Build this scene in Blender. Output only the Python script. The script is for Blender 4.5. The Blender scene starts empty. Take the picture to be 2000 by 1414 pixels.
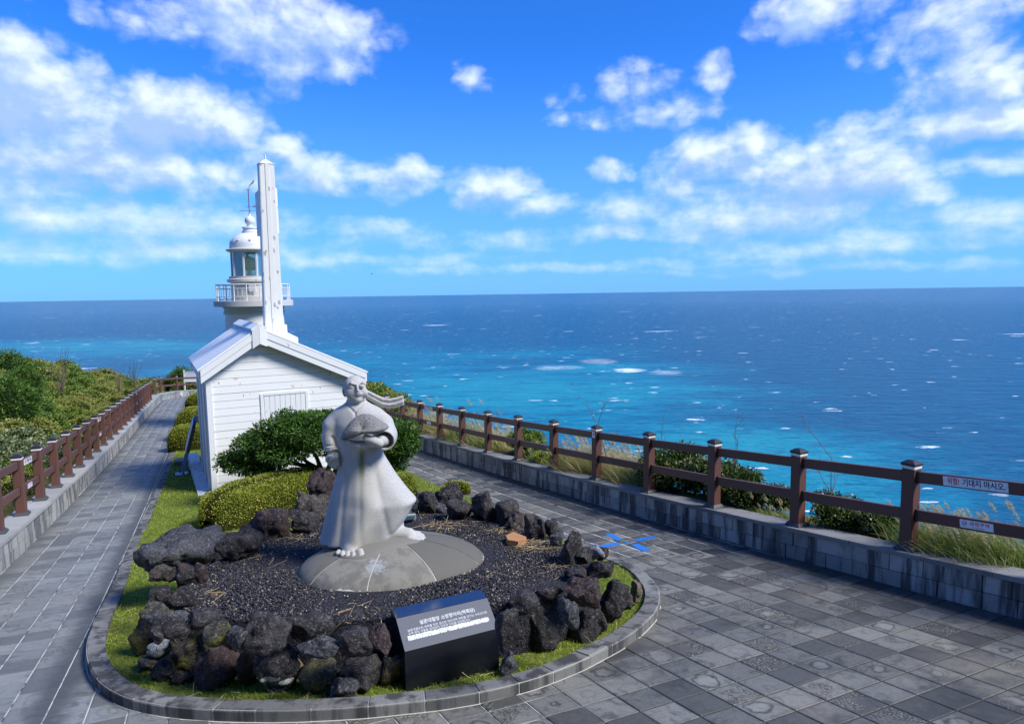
import bpy, bmesh, math, random
import numpy as np
from mathutils import Vector, Matrix, noise as mnoise
from mathutils.geometry import tessellate_polygon

random.seed(7); RNG = np.random.default_rng(7)
S = bpy.context.scene
COL = S.collection
R = math.radians

# ------------------------------------------------------------------ camera
F = 1330.0                                  # focal length in pixels of a 2000 px wide frame
HC = 2.93                                   # eye height above the pavement at the viewer's feet
PITCH = math.atan(134 / F); ROLL = R(0.86)
cam = bpy.data.cameras.new('camera'); cam_ob = bpy.data.objects.new('camera', cam); COL.objects.link(cam_ob)
cam.sensor_width = 36; cam.lens = 36 * F / 2000; cam.clip_start = 0.1; cam.clip_end = 200000
cam_ob.matrix_world = Matrix.Translation((0, 0, HC)) @ Matrix.Rotation(math.pi / 2 - PITCH, 4, 'X') @ Matrix.Rotation(-ROLL, 4, 'Z')
S.camera = cam_ob

# ------------------------------------------------------------------ light and exposure
SUN_DIR = Vector((0.70, -0.28, 0.76)).normalized()      # towards the sun: over the sea, a little behind the viewer
sl = bpy.data.lights.new('sun', 'SUN'); sl.energy = 2.7; sl.angle = R(18.0); sl.color = (1.0, 0.965, 0.89)
so = bpy.data.objects.new('sun', sl); COL.objects.link(so)
so.rotation_euler = SUN_DIR.to_track_quat('Z', 'Y').to_euler()
S.view_settings.view_transform = 'Standard'; S.view_settings.look = 'None'
S.view_settings.exposure = 0.95; S.view_settings.gamma = 1.0
S.view_settings.use_curve_mapping = False
S.render.engine = 'CYCLES'
S.cycles.use_denoising = True
S.cycles.max_bounces = 6; S.cycles.diffuse_bounces = 3; S.cycles.glossy_bounces = 3
S.cycles.transparent_max_bounces = 6; S.cycles.caustics_reflective = False; S.cycles.caustics_refractive = False
S.cycles.use_adaptive_sampling = True; S.cycles.adaptive_threshold = 0.02

# ------------------------------------------------------------------ node helper
class NT:
    def __init__(s, tree):
        s.t = tree; s.n = tree.nodes; s.l = tree.links
    def node(s, typ, **kw):
        nd = s.n.new(typ)
        for k, v in kw.items(): setattr(nd, k, v)
        return nd
    def put(s, sock, v):
        if v is None: return
        if isinstance(v, bpy.types.NodeSocket): s.l.new(v, sock)
        else:
            if hasattr(sock.default_value, '__len__') and not hasattr(v, '__len__'): v = (v,) * len(sock.default_value)
            if hasattr(sock.default_value, '__len__') and len(sock.default_value) == 4 and len(v) == 3: v = (*v, 1)
            sock.default_value = v
    def math(s, op, a, b=None, c=None, clamp=False):
        nd = s.node('ShaderNodeMath', operation=op, use_clamp=clamp)
        s.put(nd.inputs[0], a); s.put(nd.inputs[1], b); s.put(nd.inputs[2], c)
        return nd.outputs[0]
    def vmath(s, op, a, b=None, out=0):
        nd = s.node('ShaderNodeVectorMath', operation=op)
        s.put(nd.inputs[0], a); s.put(nd.inputs[1], b)
        return nd.outputs[out]
    def mix(s, fac, a, b, mode='MIX'):
        nd = s.node('ShaderNodeMix', data_type='RGBA', blend_type=mode)
        s.put(nd.inputs[0], fac); s.put(nd.inputs[6], a); s.put(nd.inputs[7], b)
        return nd.outputs[2]
    def noise(s, vec, scale, detail=3, rough=0.55, dist=0.0, color=False):
        nd = s.node('ShaderNodeTexNoise'); s.put(nd.inputs['Vector'], vec)
        nd.inputs['Scale'].default_value = scale; nd.inputs['Detail'].default_value = detail
        nd.inputs['Roughness'].default_value = rough; nd.inputs['Distortion'].default_value = dist
        return nd.outputs[1 if color else 0]
    def voro(s, vec, scale, feature='F1', out=0, rand=1.0):
        nd = s.node('ShaderNodeTexVoronoi', feature=feature); s.put(nd.inputs['Vector'], vec)
        nd.inputs['Scale'].default_value = scale; nd.inputs['Randomness'].default_value = rand
        return nd.outputs[out]
    def step(s, v, lo, hi, a=0.0, b=1.0):
        nd = s.node('ShaderNodeMapRange', interpolation_type='SMOOTHSTEP')
        s.put(nd.inputs[0], v); s.put(nd.inputs[1], lo); s.put(nd.inputs[2], hi); s.put(nd.inputs[3], a); s.put(nd.inputs[4], b)
        return nd.outputs[0]
    def ramp(s, fac, stops):
        nd = s.node('ShaderNodeValToRGB'); e = nd.color_ramp.elements
        while len(e) < len(stops): e.new(0.5)
        for el, (p, c) in zip(e, stops): el.position = p; el.color = (*c, 1)
        s.put(nd.inputs[0], fac); return nd.outputs[0]
    def mapping(s, vec, loc=(0, 0, 0), rot=(0, 0, 0), scale=(1, 1, 1)):
        nd = s.node('ShaderNodeMapping'); s.put(nd.inputs[0], vec)
        nd.inputs[1].default_value = loc; nd.inputs[2].default_value = rot; nd.inputs[3].default_value = scale
        return nd.outputs[0]
    def xyz(s, vec):
        nd = s.node('ShaderNodeSeparateXYZ'); s.put(nd.inputs[0], vec); return nd.outputs
    def comb(s, x, y, z):
        nd = s.node('ShaderNodeCombineXYZ'); s.put(nd.inputs[0], x); s.put(nd.inputs[1], y); s.put(nd.inputs[2], z); return nd.outputs[0]
    def bump(s, h, strength=0.5, dist=0.01, normal=None):
        nd = s.node('ShaderNodeBump'); s.put(nd.inputs['Height'], h); s.put(nd.inputs['Normal'], normal)
        nd.inputs['Strength'].default_value = strength; nd.inputs['Distance'].default_value = dist
        return nd.outputs[0]

def material(name, color=(0.5, 0.5, 0.5), rough=0.8, spec=0.3, metal=0.0):
    m = bpy.data.materials.new(name); m.use_nodes = True
    t = NT(m.node_tree); b = t.n['Principled BSDF']
    t.put(b.inputs['Base Color'], color); t.put(b.inputs['Roughness'], rough)
    b.inputs['Specular IOR Level'].default_value = spec; b.inputs['Metallic'].default_value = metal
    t.b = b
    tc = t.node('ShaderNodeTexCoord'); t.obj = tc.outputs['Object']; t.uv = tc.outputs['UV']
    geo = t.node('ShaderNodeNewGeometry'); t.pos = geo.outputs['Position']; t.isl = geo.outputs['Random Per Island']; t.geo = geo
    oi = t.node('ShaderNodeObjectInfo'); t.rnd = oi.outputs['Random']; t.oloc = oi.outputs['Location']
    t.rnd2 = t.math('FRACT', t.math('ADD', t.math('MULTIPLY', t.rnd, 7.31), t.math('MULTIPLY', t.isl, 3.77)))
    return m, t
def setc(t, c): t.put(t.b.inputs['Base Color'], c)
def setn(t, n): t.put(t.b.inputs['Normal'], n)

# ------------------------------------------------------------------ sky with clouds
W = bpy.data.worlds.new('World'); S.world = W; W.use_nodes = True
wt = NT(W.node_tree); wt.n.clear()
out = wt.node('ShaderNodeOutputWorld'); bg = wt.node('ShaderNodeBackground'); wt.l.new(bg.outputs[0], out.inputs[0])
bg.inputs[1].default_value = 0.1
sky = wt.node('ShaderNodeTexSky', sky_type='NISHITA'); sky.sun_disc = False
sky.sun_elevation = math.asin(SUN_DIR.z); sky.sun_rotation = math.atan2(SUN_DIR.x, SUN_DIR.y)
sky.altitude = 120; sky.air_density = 1.0; sky.dust_density = 0.3; sky.ozone_density = 2.0
def pix_dir(px, py):
    u = (px - 1000) / F; v = (707 - py) / F
    c, s_ = math.cos(ROLL), math.sin(ROLL); u2 = u * c + v * s_; v2 = -u * s_ + v * c
    cp, sp = math.cos(PITCH), math.sin(PITCH)
    return Vector((u2, cp + v2 * sp, v2 * cp - sp))
CLOUDS = [  # direction (as seen in the photograph), angular half sizes in pixels, weight
 (540,60,215,75,1.0),(650,85,100,55,1.0),(420,25,160,45,.75),(250,20,140,40,.5),
 (70,190,130,105,1.1),(240,245,190,85,1.1),(400,235,140,62,1.0),(500,290,110,45,.8),(180,310,280,60,.95),(350,330,220,45,.8),
 (60,350,150,40,.75),(200,420,330,55,.62),(120,470,280,40,.45),
 (630,345,90,48,.9),(785,355,75,45,.8),(960,370,105,52,.9),(1050,400,90,36,.7),
 (1240,165,75,55,.62),(1395,150,48,42,.8),(1290,222,130,36,.62),(1225,250,40,35,.5),
 (1110,188,55,20,.5),(1100,230,45,20,.42),(925,160,40,40,.42),(540,175,65,22,.42),
 (1430,300,130,55,.85),(1560,335,270,72,.95),(1690,290,110,70,.85),(1800,380,60,28,.9),(1500,420,240,45,.75),
 (1620,15,150,52,.95),(1850,45,150,60,.72),(1930,140,130,60,.9),(1910,232,130,38,.95),(1900,322,150,24,.6),
 (1185,335,60,34,.75),(250,490,420,26,.5),(700,505,330,16,.42),(1250,455,330,22,.5),(1750,470,330,26,.5),(1150,520,500,14,.38),(600,440,260,20,.42),(1600,525,420,12,.36),(1220,405,120,40,.55),(1850,420,200,40,.45),(900,470,300,25,.35),(1600,480,330,25,.38),
]
grp = bpy.data.node_groups.new('cloud_density', 'ShaderNodeTree')
grp.interface.new_socket('Vector', in_out='INPUT', socket_type='NodeSocketVector')
grp.interface.new_socket('Value', in_out='OUTPUT', socket_type='NodeSocketFloat')
g = NT(grp); gi = g.node('NodeGroupInput'); go = g.node('NodeGroupOutput')
ae = gi.outputs[0]                              # (azimuth, elevation, 0) in radians
warp = g.noise(ae, 9.0, 4, .6, color=True)
aw = g.vmath('ADD', ae, g.vmath('MULTIPLY', g.vmath('SUBTRACT', warp, (.5, .5, .5)), (.085, .045, 0)))
best = None
for (px, py, rx, ry, w) in CLOUDS:
    d = pix_dir(px, py).normalized(); a, e = math.atan2(d.x, d.y), math.asin(d.z)
    q = g.vmath('MULTIPLY', g.vmath('SUBTRACT', aw, (a, e, 0)), (F / rx * .86, F / ry * .86, 0))
    b = g.math('MULTIPLY_ADD', g.vmath('DOT_PRODUCT', q, q, out=1), -w, w)
    best = b if best is None else g.math('SMOOTH_MAX', best, b, .18)
az, el, _ = g.xyz(ae)
# away from the view the same kind of broken cumulus goes on
away = g.math('MAXIMUM', g.step(g.math('ABSOLUTE', az), .68, .85), g.step(el, .42, .55))
gen = g.math('MULTIPLY_ADD', g.noise(g.mapping(ae, scale=(1, 2.0, 1)), 2.6, 2, .5), 3.2, -1.55)
best = g.math('ADD', g.math('MULTIPLY', best, g.math('SUBTRACT', 1, away)), g.math('MULTIPLY', gen, away))
best = g.math('MAXIMUM', best, -0.6)
f1 = g.noise(g.mapping(ae, scale=(1, 1.25, 1)), 14, 7, .60, .15)
f2 = g.noise(g.mapping(ae, scale=(1, 3.2, 1)), 7, 5, .6)
dens = g.math('ADD', best, g.math('MULTIPLY', g.math('SUBTRACT', f1, .5), 1.25))
puff = g.voro(g.vmath('ADD', g.mapping(aw, scale=(1, 1.3, 1)), g.vmath('MULTIPLY', g.noise(ae, 30, 3, .6, color=True), (.022, .022, 0))), 20)
puff2 = g.voro(g.vmath('ADD', g.mapping(aw, scale=(1, 1.3, 1)), g.vmath('MULTIPLY', g.noise(ae, 60, 3, .6, color=True), (.012, .012, 0))), 47)
hi_ = g.step(g.xyz(ae)[1], .07, .17)
dens = g.math('ADD', dens, g.math('MULTIPLY', hi_, g.math('ADD', g.math('MULTIPLY', g.math('SUBTRACT', .42, puff), .55), g.math('MULTIPLY', g.math('SUBTRACT', .42, puff2), .28))))
dens = g.math('ADD', dens, g.math('MULTIPLY', g.math('SUBTRACT', f2, .5), .9))
g.put(go.inputs[0], dens)
tc = wt.node('ShaderNodeTexCoord'); dv = tc.outputs['Generated']; dx, dy, dz = wt.xyz(dv)
A = wt.math('ARCTAN2', dx, dy); E_ = wt.math('ARCSINE', dz)
def cl(de, da=0.0):
    nd = wt.node('ShaderNodeGroup'); nd.node_tree = grp
    wt.put(nd.inputs[0], wt.comb(wt.math('ADD', A, da), wt.math('ADD', E_, de), 0)); return nd.outputs[0]
d0, d1 = cl(0.0), cl(0.022, 0.014)
up = wt.step(dz, -0.002, 0.05)                                       # clouds thin out into the horizon air
cover = wt.math('MULTIPLY', wt.step(d0, 0.05, 1.05), wt.math('MULTIPLY_ADD', up, .55, .45))
shade = wt.step(wt.math('SUBTRACT', wt.math('MULTIPLY', d1, 1.0), wt.math('MULTIPLY', d0, .25)), .02, .80)
skyc = wt.mix(1.0, sky.outputs[0], (0.127, 0.510, 1.20), 'MULTIPLY')
lowair = wt.step(dz, .34, .0)
skyc = wt.mix(wt.math('MULTIPLY', lowair, .62), skyc, (1.25, 2.85, 6.7))
cloudc = wt.mix(shade, (5.2, 5.8, 6.6), (2.2, 3.25, 5.3))
wt.put(bg.inputs[0], wt.mix(wt.math('MULTIPLY', cover, .95), skyc, cloudc))

# ------------------------------------------------------------------ terrain functions and pixel measuring
def gz(x, y): return 0.319992706 + 0.0188475554 * x - 0.157385764 * y - 7.1e-5 * x * y + 0.00334687532 * y * y - 3.78394448e-5 * y * y * y
def bz(x, y): return 0.02 - 0.05 * (y - 6.2)           # surface of the gravel bed
def ray(px, py):
    d = pix_dir(px, py); return d / d.y
EYE = Vector((0, 0, HC))
def P(px, py, d): return EYE + ray(px, py) * d
def G(px, py, dz=0.0):
    r = ray(px, py); lo, hi = 0.5, 0.5
    f = lambda d: HC + r.z * d - gz(r.x * d, d) - dz
    while f(hi) > 0 and hi < 95: lo = hi; hi += .2
    for _ in range(40):
        m = (lo + hi) / 2
        if f(m) > 0: lo = m
        else: hi = m
    return Vector((r.x * lo, lo, HC + r.z * lo))
def BED(px, py):
    r = ray(px, py); d = (0.02 + .05 * 6.2 - HC) / (r.z + .05); return EYE + r * d
def inside(poly, x, y):
    c = False; n = len(poly); j = n - 1
    for i in range(n):
        xi, yi = poly[i][0], poly[i][1]; xj, yj = poly[j][0], poly[j][1]
        if (yi > y) != (yj > y) and x < (xj - xi) * (y - yi) / (yj - yi) + xi: c = not c
        j = i
    return c
def inside_np(poly, x, y):
    c = np.zeros(len(x), bool); n = len(poly); j = n - 1
    for i in range(n):
        xi, yi = poly[i][0], poly[i][1]; xj, yj = poly[j][0], poly[j][1]
        if yi != yj:
            c ^= ((yi > y) != (yj > y)) & (x < (xj - xi) * (y - yi) / (yj - yi) + xi)
        j = i
    return c

# ------------------------------------------------------------------ object helpers
def link(o, parent=None):
    COL.objects.link(o)
    if parent is not None: o.parent = parent
    return o
def tag(o, label=None, cat=None, group=None, kind=None):
    if label: o['label'] = label
    if cat: o['category'] = cat
    if group: o['group'] = group
    if kind: o['kind'] = kind
    return o
def empty(name, loc=(0, 0, 0), rz=0.0, label=None, cat=None, group=None):
    o = bpy.data.objects.new(name, None); o.location = loc; o.rotation_euler = (0, 0, rz); o.empty_display_size = .2
    link(o); return tag(o, label, cat, group)
def setmat(me, mats):
    for m in (mats if isinstance(mats, (list, tuple)) else [mats]): me.materials.append(m)
def mesh(name, V, Fc, mat, parent=None, smooth=False, loc=None, rot=None):
    me = bpy.data.meshes.new(name); me.from_pydata([tuple(v) for v in V], [], [tuple(f) for f in Fc]); me.update()
    setmat(me, mat)
    if smooth: me.shade_smooth()
    o = bpy.data.objects.new(name, me); link(o, parent)
    if loc is not None: o.location = loc
    if rot is not None: o.rotation_euler = rot
    return o
def mesh_np(name, V, Fc, mat, parent=None, smooth=False, uv=None, loc=None):
    V = np.asarray(V, np.float32); Fc = np.asarray(Fc, np.int32); k = Fc.shape[1]
    me = bpy.data.meshes.new(name); me.vertices.add(len(V)); me.vertices.foreach_set('co', V.ravel())
    me.loops.add(Fc.size); me.loops.foreach_set('vertex_index', Fc.ravel())
    me.polygons.add(len(Fc)); me.polygons.foreach_set('loop_start', np.arange(0, Fc.size, k, dtype=np.int32))
    if uv is not None:
        u = me.uv_layers.new(name='UVMap'); u.data.foreach_set('uv', np.asarray(uv, np.float32).ravel())
    me.update(calc_edges=True); me.validate()
    setmat(me, mat)
    if smooth: me.shade_smooth()
    o = bpy.data.objects.new(name, me); link(o, parent)
    if loc is not None: o.location = loc
    return o
def copy(o, parent=None, loc=None, rz=None, scale=None):
    c = o.copy(); COL.objects.link(c); c.parent = parent
    if loc is not None: c.location = loc
    if rz is not None: c.rotation_euler = (0, 0, rz)
    if scale is not None: c.scale = scale if hasattr(scale, '__len__') else (scale,) * 3
    for ch in o.children: copy(ch, c)
    return c
class MB:                                       # collects shapes for ONE part
    def __init__(s): s.V = []; s.F = []
    def add(s, V, Fc, M=None):
        n = len(s.V)
        s.V += [(M @ Vector(v)) if M is not None else Vector(v) for v in V]
        s.F += [tuple(i + n for i in f) for f in Fc]; return s
    def hexa(s, p):                             # 8 points: bottom ring 0-3, top ring 4-7
        return s.add(p, [(3, 2, 1, 0), (4, 5, 6, 7), (0, 1, 5, 4), (1, 2, 6, 5), (2, 3, 7, 6), (3, 0, 4, 7)])
    def box(s, c, d, ch=0.0, M=None):
        x, y, z = [v / 2 for v in d]; c = Vector(c)
        if ch <= 0:
            p = [(-x,-y,-z),(x,-y,-z),(x,y,-z),(-x,y,-z),(-x,-y,z),(x,-y,z),(x,y,z),(-x,y,z)]
            n = len(s.V); s.hexa([c + Vector(q) for q in p])
            if M is not None: s.V[n:] = [M @ q for q in s.V[n:]]
            return s
        V = []; idx = {}
        for sx in (-1, 1):
            for sy in (-1, 1):
                for sz in (-1, 1):
                    for k in range(3):
                        q = [sx * (x - ch), sy * (y - ch), sz * (z - ch)]; q[k] = (sx * x, sy * y, sz * z)[k]
                        idx[sx, sy, sz, k] = len(V); V.append(c + Vector(q))
        Fc = []
        sg = (-1, 1)
        def I(s3, k): return idx[s3[0], s3[1], s3[2], k]
        for k in range(3):
            a, b = [i for i in range(3) if i != k]
            for sk in sg:
                ring = []
                for sa, sb in ((-1, -1), (1, -1), (1, 1), (-1, 1)):
                    t = [0, 0, 0]; t[k] = sk; t[a] = sa; t[b] = sb; ring.append(I(t, k))
                flip = (sk < 0) ^ (k == 1)
                Fc.append(tuple(reversed(ring)) if flip else tuple(ring))
            for sa in sg:
                for sb in sg:                  # chamfer along axis k
                    t0 = [0, 0, 0]; t1 = [0, 0, 0]; t0[k] = -1; t1[k] = 1
                    t0[a] = t1[a] = sa; t0[b] = t1[b] = sb
                    Fc.append((I(t0, a), I(t0, b), I(t1, b), I(t1, a)))
        for sx in sg:
            for sy in sg:
                for sz in sg: Fc.append((I((sx, sy, sz), 0), I((sx, sy, sz), 1), I((sx, sy, sz), 2)))
        return s.add(V, Fc, M)
    def tube(s, pts, rad, n=8, cap=True):
        pts = [Vector(p) for p in pts]; rads = rad if hasattr(rad, '__len__') else [rad] * len(pts)
        base = len(s.V); prev = None
        for i, p in enumerate(pts):
            d = (pts[min(i + 1, len(pts) - 1)] - pts[max(i - 1, 0)]).normalized()
            a = d.orthogonal().normalized() if prev is None else (prev - d * prev.dot(d)).normalized()
            prev = a; b = d.cross(a)
            s.V += [p + (a * math.cos(2 * math.pi * k / n) + b * math.sin(2 * math.pi * k / n)) * rads[i] for k in range(n)]
        for i in range(len(pts) - 1):
            for k in range(n):
                k2 = (k + 1) % n; o = base + i * n
                s.F.append((o + k, o + k2, o + n + k2, o + n + k))
        if cap:
            s.F.append(tuple(base + k for k in reversed(range(n)))); o = base + (len(pts) - 1) * n
            s.F.append(tuple(o + k for k in range(n)))
        return s
    def lathe(s, prof, n=48, c=(0, 0, 0)):
        base = len(s.V)
        for r, z in prof:
            s.V += [Vector((c[0] + r * math.cos(2 * math.pi * k / n), c[1] + r * math.sin(2 * math.pi * k / n), c[2] + z)) for k in range(n)]
        for i in range(len(prof) - 1):
            for k in range(n):
                k2 = (k + 1) % n; o = base + i * n
                s.F.append((o + k, o + k2, o + n + k2, o + n + k))
        s.F.append(tuple(base + k for k in reversed(range(n)))); o = base + (len(prof) - 1) * n
        s.F.append(tuple(o + k for k in range(n)))
        return s
    def build(s, name, mat, parent=None, smooth=None, loc=None, rot=None):
        o = mesh(name, s.V, s.F, mat, parent, loc=loc, rot=rot)
        bm = bmesh.new(); bm.from_mesh(o.data); bmesh.ops.recalc_face_normals(bm, faces=bm.faces); bm.to_mesh(o.data); bm.free()
        if smooth is not None:
            o.data.shade_smooth(); o.data.set_sharp_from_angle(angle=R(smooth))
        return o
# ================================================================== materials
MAT = {}
def _paver(name, dark, light, contrast):
    m, t = material(name, rough=.62, spec=.35)
    u = t.vmath('SUBTRACT', t.uv, (.5, .5, 0)); ux, uy, _ = t.xyz(u)
    edge = t.math('MAXIMUM', t.math('ABSOLUTE', ux), t.math('ABSOLUTE', uy))          # 0 centre .. .5 edge
    rnd_ = t.math('MULTIPLY_ADD', edge, .45, t.math('MULTIPLY', t.vmath('LENGTH', t.vmath('MULTIPLY', t.vmath('ADD', u, t.vmath('MULTIPLY', t.vmath('SUBTRACT', t.comb(t.rnd2, t.math('FRACT', t.math('MULTIPLY', t.rnd2, 13.7)), 0), (.5, .5, 0)), (.22, .22, 0))), (.85, 1.15, 0)), out=1), .62))
    off = t.vmath('ADD', t.obj, t.vmath('MULTIPLY', t.comb(t.rnd2, t.rnd, t.isl), (13.0, 17.0, 11.0)))
    n1 = t.noise(off, 4.2, 3, .6, .6); n2 = t.noise(off, 42, 4, .65); n3 = t.noise(off, 170, 2, .7)
    wob = t.math('ADD', rnd_, t.math('MULTIPLY', t.math('SUBTRACT', n1, .5), .85))
    ring_pos = t.math('MULTIPLY_ADD', t.math('FRACT', t.math('MULTIPLY', t.rnd2, 5.17)), .26, .10)
    ring = t.math('SUBTRACT', 1, t.step(t.math('ABSOLUTE', t.math('SUBTRACT', wob, ring_pos)), .0, .11))
    inner = t.step(wob, t.math('SUBTRACT', ring_pos, .05), t.math('ADD', ring_pos, .03), 1, 0)
    has = t.step(t.math('FRACT', t.math('MULTIPLY', t.rnd2, 9.7)), .45, .9)
    coarse = t.step(t.math('FRACT', t.math('MULTIPLY', t.rnd2, 23.3)), .76, .77)      # open-pored tiles
    tone = t.math('FRACT', t.math('MULTIPLY', t.rnd2, 3.9))
    base = t.mix(t.math('MULTIPLY_ADD', t.math('SUBTRACT', n2, .5), .9, t.math('MULTIPLY_ADD', tone, .55, .2), clamp=True), dark, light)
    base = t.mix(t.math('MULTIPLY', t.math('MULTIPLY', ring, has), contrast), base, [c * .42 for c in dark])
    blo = t.noise(t.vmath('ADD', off, (3, 1, 7)), 5.5, 5, .68, 1.0)
    base = t.mix(t.math('MULTIPLY', t.step(blo, .50, .66), .62), base, [c * .55 for c in dark])
    base = t.mix(t.math('MULTIPLY', t.math('MULTIPLY', inner, has), .34 * contrast), base, [c * 1.25 for c in light])
    base = t.mix(t.math('MULTIPLY', coarse, .8), base, t.mix(t.step(n3, .42, .6), [c * .45 for c in dark], [c * 1.1 for c in dark]))
    peb = t.math('MULTIPLY', t.step(t.math('FRACT', t.math('MULTIPLY', t.rnd2, 41.7)), .86, .87), t.step(t.noise(off, 6, 3), .42, .56))
    pv = t.node('ShaderNodeTexVoronoi', feature='F1'); t.put(pv.inputs['Vector'], t.mapping(off, scale=(1, 2.2, 1))); pv.inputs['Scale'].default_value = 42
    base = t.mix(t.math('MULTIPLY', peb, .85), base, t.mix(t.step(pv.outputs['Distance'], .25, .5), t.mix(t.xyz(pv.outputs['Color'])[0], light, [light[0] * 1.35, light[1] * 1.25, light[2] * 1.05]), [c * .6 for c in dark]))
    warm = t.step(t.noise(t.pos, .8, 3), .52, .72)
    base = t.mix(t.math('MULTIPLY', warm, .32), base, [light[0] * 1.05, light[1] * .93, light[2] * .78], 'MIX')
    def band(p, d, w0, w1):                       # darkened strip along a line on the ground
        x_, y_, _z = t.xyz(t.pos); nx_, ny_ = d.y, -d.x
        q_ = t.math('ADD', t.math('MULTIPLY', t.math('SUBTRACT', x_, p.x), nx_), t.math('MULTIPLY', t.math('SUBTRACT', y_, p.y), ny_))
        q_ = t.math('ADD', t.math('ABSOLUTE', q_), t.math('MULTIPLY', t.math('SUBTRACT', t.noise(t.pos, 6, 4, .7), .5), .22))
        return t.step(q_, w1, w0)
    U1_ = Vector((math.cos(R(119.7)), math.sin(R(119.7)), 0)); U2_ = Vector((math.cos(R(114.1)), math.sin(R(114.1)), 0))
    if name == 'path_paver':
        grime_shade = t.math('MAXIMUM', t.math('MULTIPLY', band(Vector((-6.33, 10.74, 0)), U2_, .04, .26), .85), t.math('MULTIPLY', band(Vector((-8.52, 11.80, 0)), U2_, .02, .30), .55))  # shade beside the kerb painted in; second dark strip along the inland wall foot
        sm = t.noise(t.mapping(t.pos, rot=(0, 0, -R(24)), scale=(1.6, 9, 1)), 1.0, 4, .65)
        grime_shade = t.math('MAXIMUM', grime_shade, t.math('MULTIPLY', t.step(sm, .52, .74), .55))
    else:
        grime_shade = t.math('MAXIMUM', t.math('MULTIPLY', band(Vector((4.589, 7.837, 0)), U1_, .12, .62), .75), t.math('MULTIPLY', t.step(t.noise(t.pos, .9, 6, .75), .49, .66), .55))  # painted shade at the foot of the sea-side wall, plus patchy grime
    base = t.mix(grime_shade, base, [c * .42 for c in dark])
    dirt = t.step(edge, .34, .52); base = t.mix(t.math('MULTIPLY', dirt, t.math('MULTIPLY', n1, .55)), base, [c * .5 for c in dark])
    setc(t, base)
    h = t.math('ADD', t.math('MULTIPLY', n3, .5), t.math('MULTIPLY', n2, .5))
    setn(t, t.bump(h, .35, .006)); t.put(t.b.inputs['Roughness'], t.math('MULTIPLY_ADD', n1, .35, .42))
    return m
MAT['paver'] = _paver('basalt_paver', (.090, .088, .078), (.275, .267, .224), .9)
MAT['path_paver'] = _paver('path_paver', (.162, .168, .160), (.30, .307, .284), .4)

m, t = material('mortar', rough=.95); MAT['mortar'] = m
n = t.noise(t.pos, 5, 3); x, y, z = t.xyz(t.pos)
white = t.math('MAXIMUM', t.step(y, 8.4, 10.0), t.step(x, 0.9, -0.1))
white = t.math('MULTIPLY', white, t.step(n, .32, .56))
setc(t, t.mix(white, (.045, .045, .05), (.60, .59, .55)))
m, t = material('soil', rough=1, spec=.1); MAT['soil'] = m
setc(t, t.ramp(t.noise(t.pos, 14, 5, .7), [(.3, (.08, .07, .03)), (.5, (.13, .16, .03)), (.7, (.20, .25, .04))])); setn(t, t.bump(t.noise(t.pos, 60, 3), .6, .01))
m, t = material('bank_soil', rough=1, spec=.1); MAT['bank'] = m
setc(t, t.ramp(t.noise(t.pos, 3, 5, .7), [(.3, (.05, .055, .02)), (.5, (.10, .10, .035)), (.7, (.20, .17, .08))])); setn(t, t.bump(t.noise(t.pos, 20, 3), .6, .03))
m, t = material('gravel_soil', rough=1, spec=.1); MAT['gravel_soil'] = m
setc(t, t.ramp(t.voro(t.pos, 70, out=1), [(.2, (.012, .012, .015)), (.8, (.055, .055, .065))])); setn(t, t.bump(t.voro(t.pos, 70), .8, .012))

def _stone(name, c1, c2, stain, scale=9, drip=True, rough=.85):
    m, t = material(name, rough=rough, spec=.25)
    n1 = t.noise(t.pos, 5, 5, .65); n2 = t.noise(t.pos, 60, 4, .7); 
    base = t.mix(t.math('MULTIPLY_ADD', t.math('SUBTRACT', t.rnd2, .5), .85, t.math('MULTIPLY_ADD', t.math('SUBTRACT', n2, .5), .8, .5), clamp=True), c1, c2)
    if drip:
        d = t.noise(t.mapping(t.pos, scale=(4.5, 4.5, .5)), 1.0, 4, .65)
        base = t.mix(t.math('MULTIPLY', t.step(d, .45, .60), .88), base, stain)
        w = t.noise(t.mapping(t.pos, loc=(3, 8, 1), scale=(7, 7, 1.2)), 1.0, 4, .7)
        base = t.mix(t.math('MULTIPLY', t.step(w, .66, .76), .55), base, (.5, .5, .5))
    base = t.mix(t.math('MULTIPLY', t.step(n1, .52, .72), .4), base, stain)
    setc(t, base); setn(t, t.bump(t.math('ADD', n2, t.noise(t.pos, 160, 2)), .35, .008)); return m
MAT['block'] = _stone('basalt_block', (.19, .19, .18), (.46, .445, .405), (.05, .051, .052))
MAT['coping'] = _stone('coping_stone', (.15, .15, .145), (.27, .265, .25), (.07, .07, .07), drip=False)
MAT['path_block'] = _stone('pale_block', (.26, .26, .24), (.44, .43, .40), (.12, .12, .12))
MAT['path_coping'] = _stone('pale_coping', (.30, .30, .28), (.44, .43, .40), (.17, .17, .16), drip=False)
MAT['kerb'] = _stone('kerb_stone', (.12, .12, .115), (.25, .245, .225), (.045, .045, .045), drip=True)

m, t = material('brown_rail', rough=.5, spec=.4); MAT['wood'] = m
g1 = t.noise(t.mapping(t.obj, scale=(30, 30, 3)), 3, 3)
setc(t, t.mix(t.math('MULTIPLY_ADD', t.rnd2, .4, t.math('MULTIPLY', g1, .6)), (.088, .038, .030), (.155, .072, .055))); setn(t, t.bump(g1, .12, .003))
MAT['black'] = material('black_cap', (.022, .022, .026), .45, .5)[0]
MAT['plate'] = material('dark_plate', (.06, .062, .068), .55, .4)[0]
MAT['band'] = material('white_band', (.75, .74, .68), .6)[0]

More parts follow.
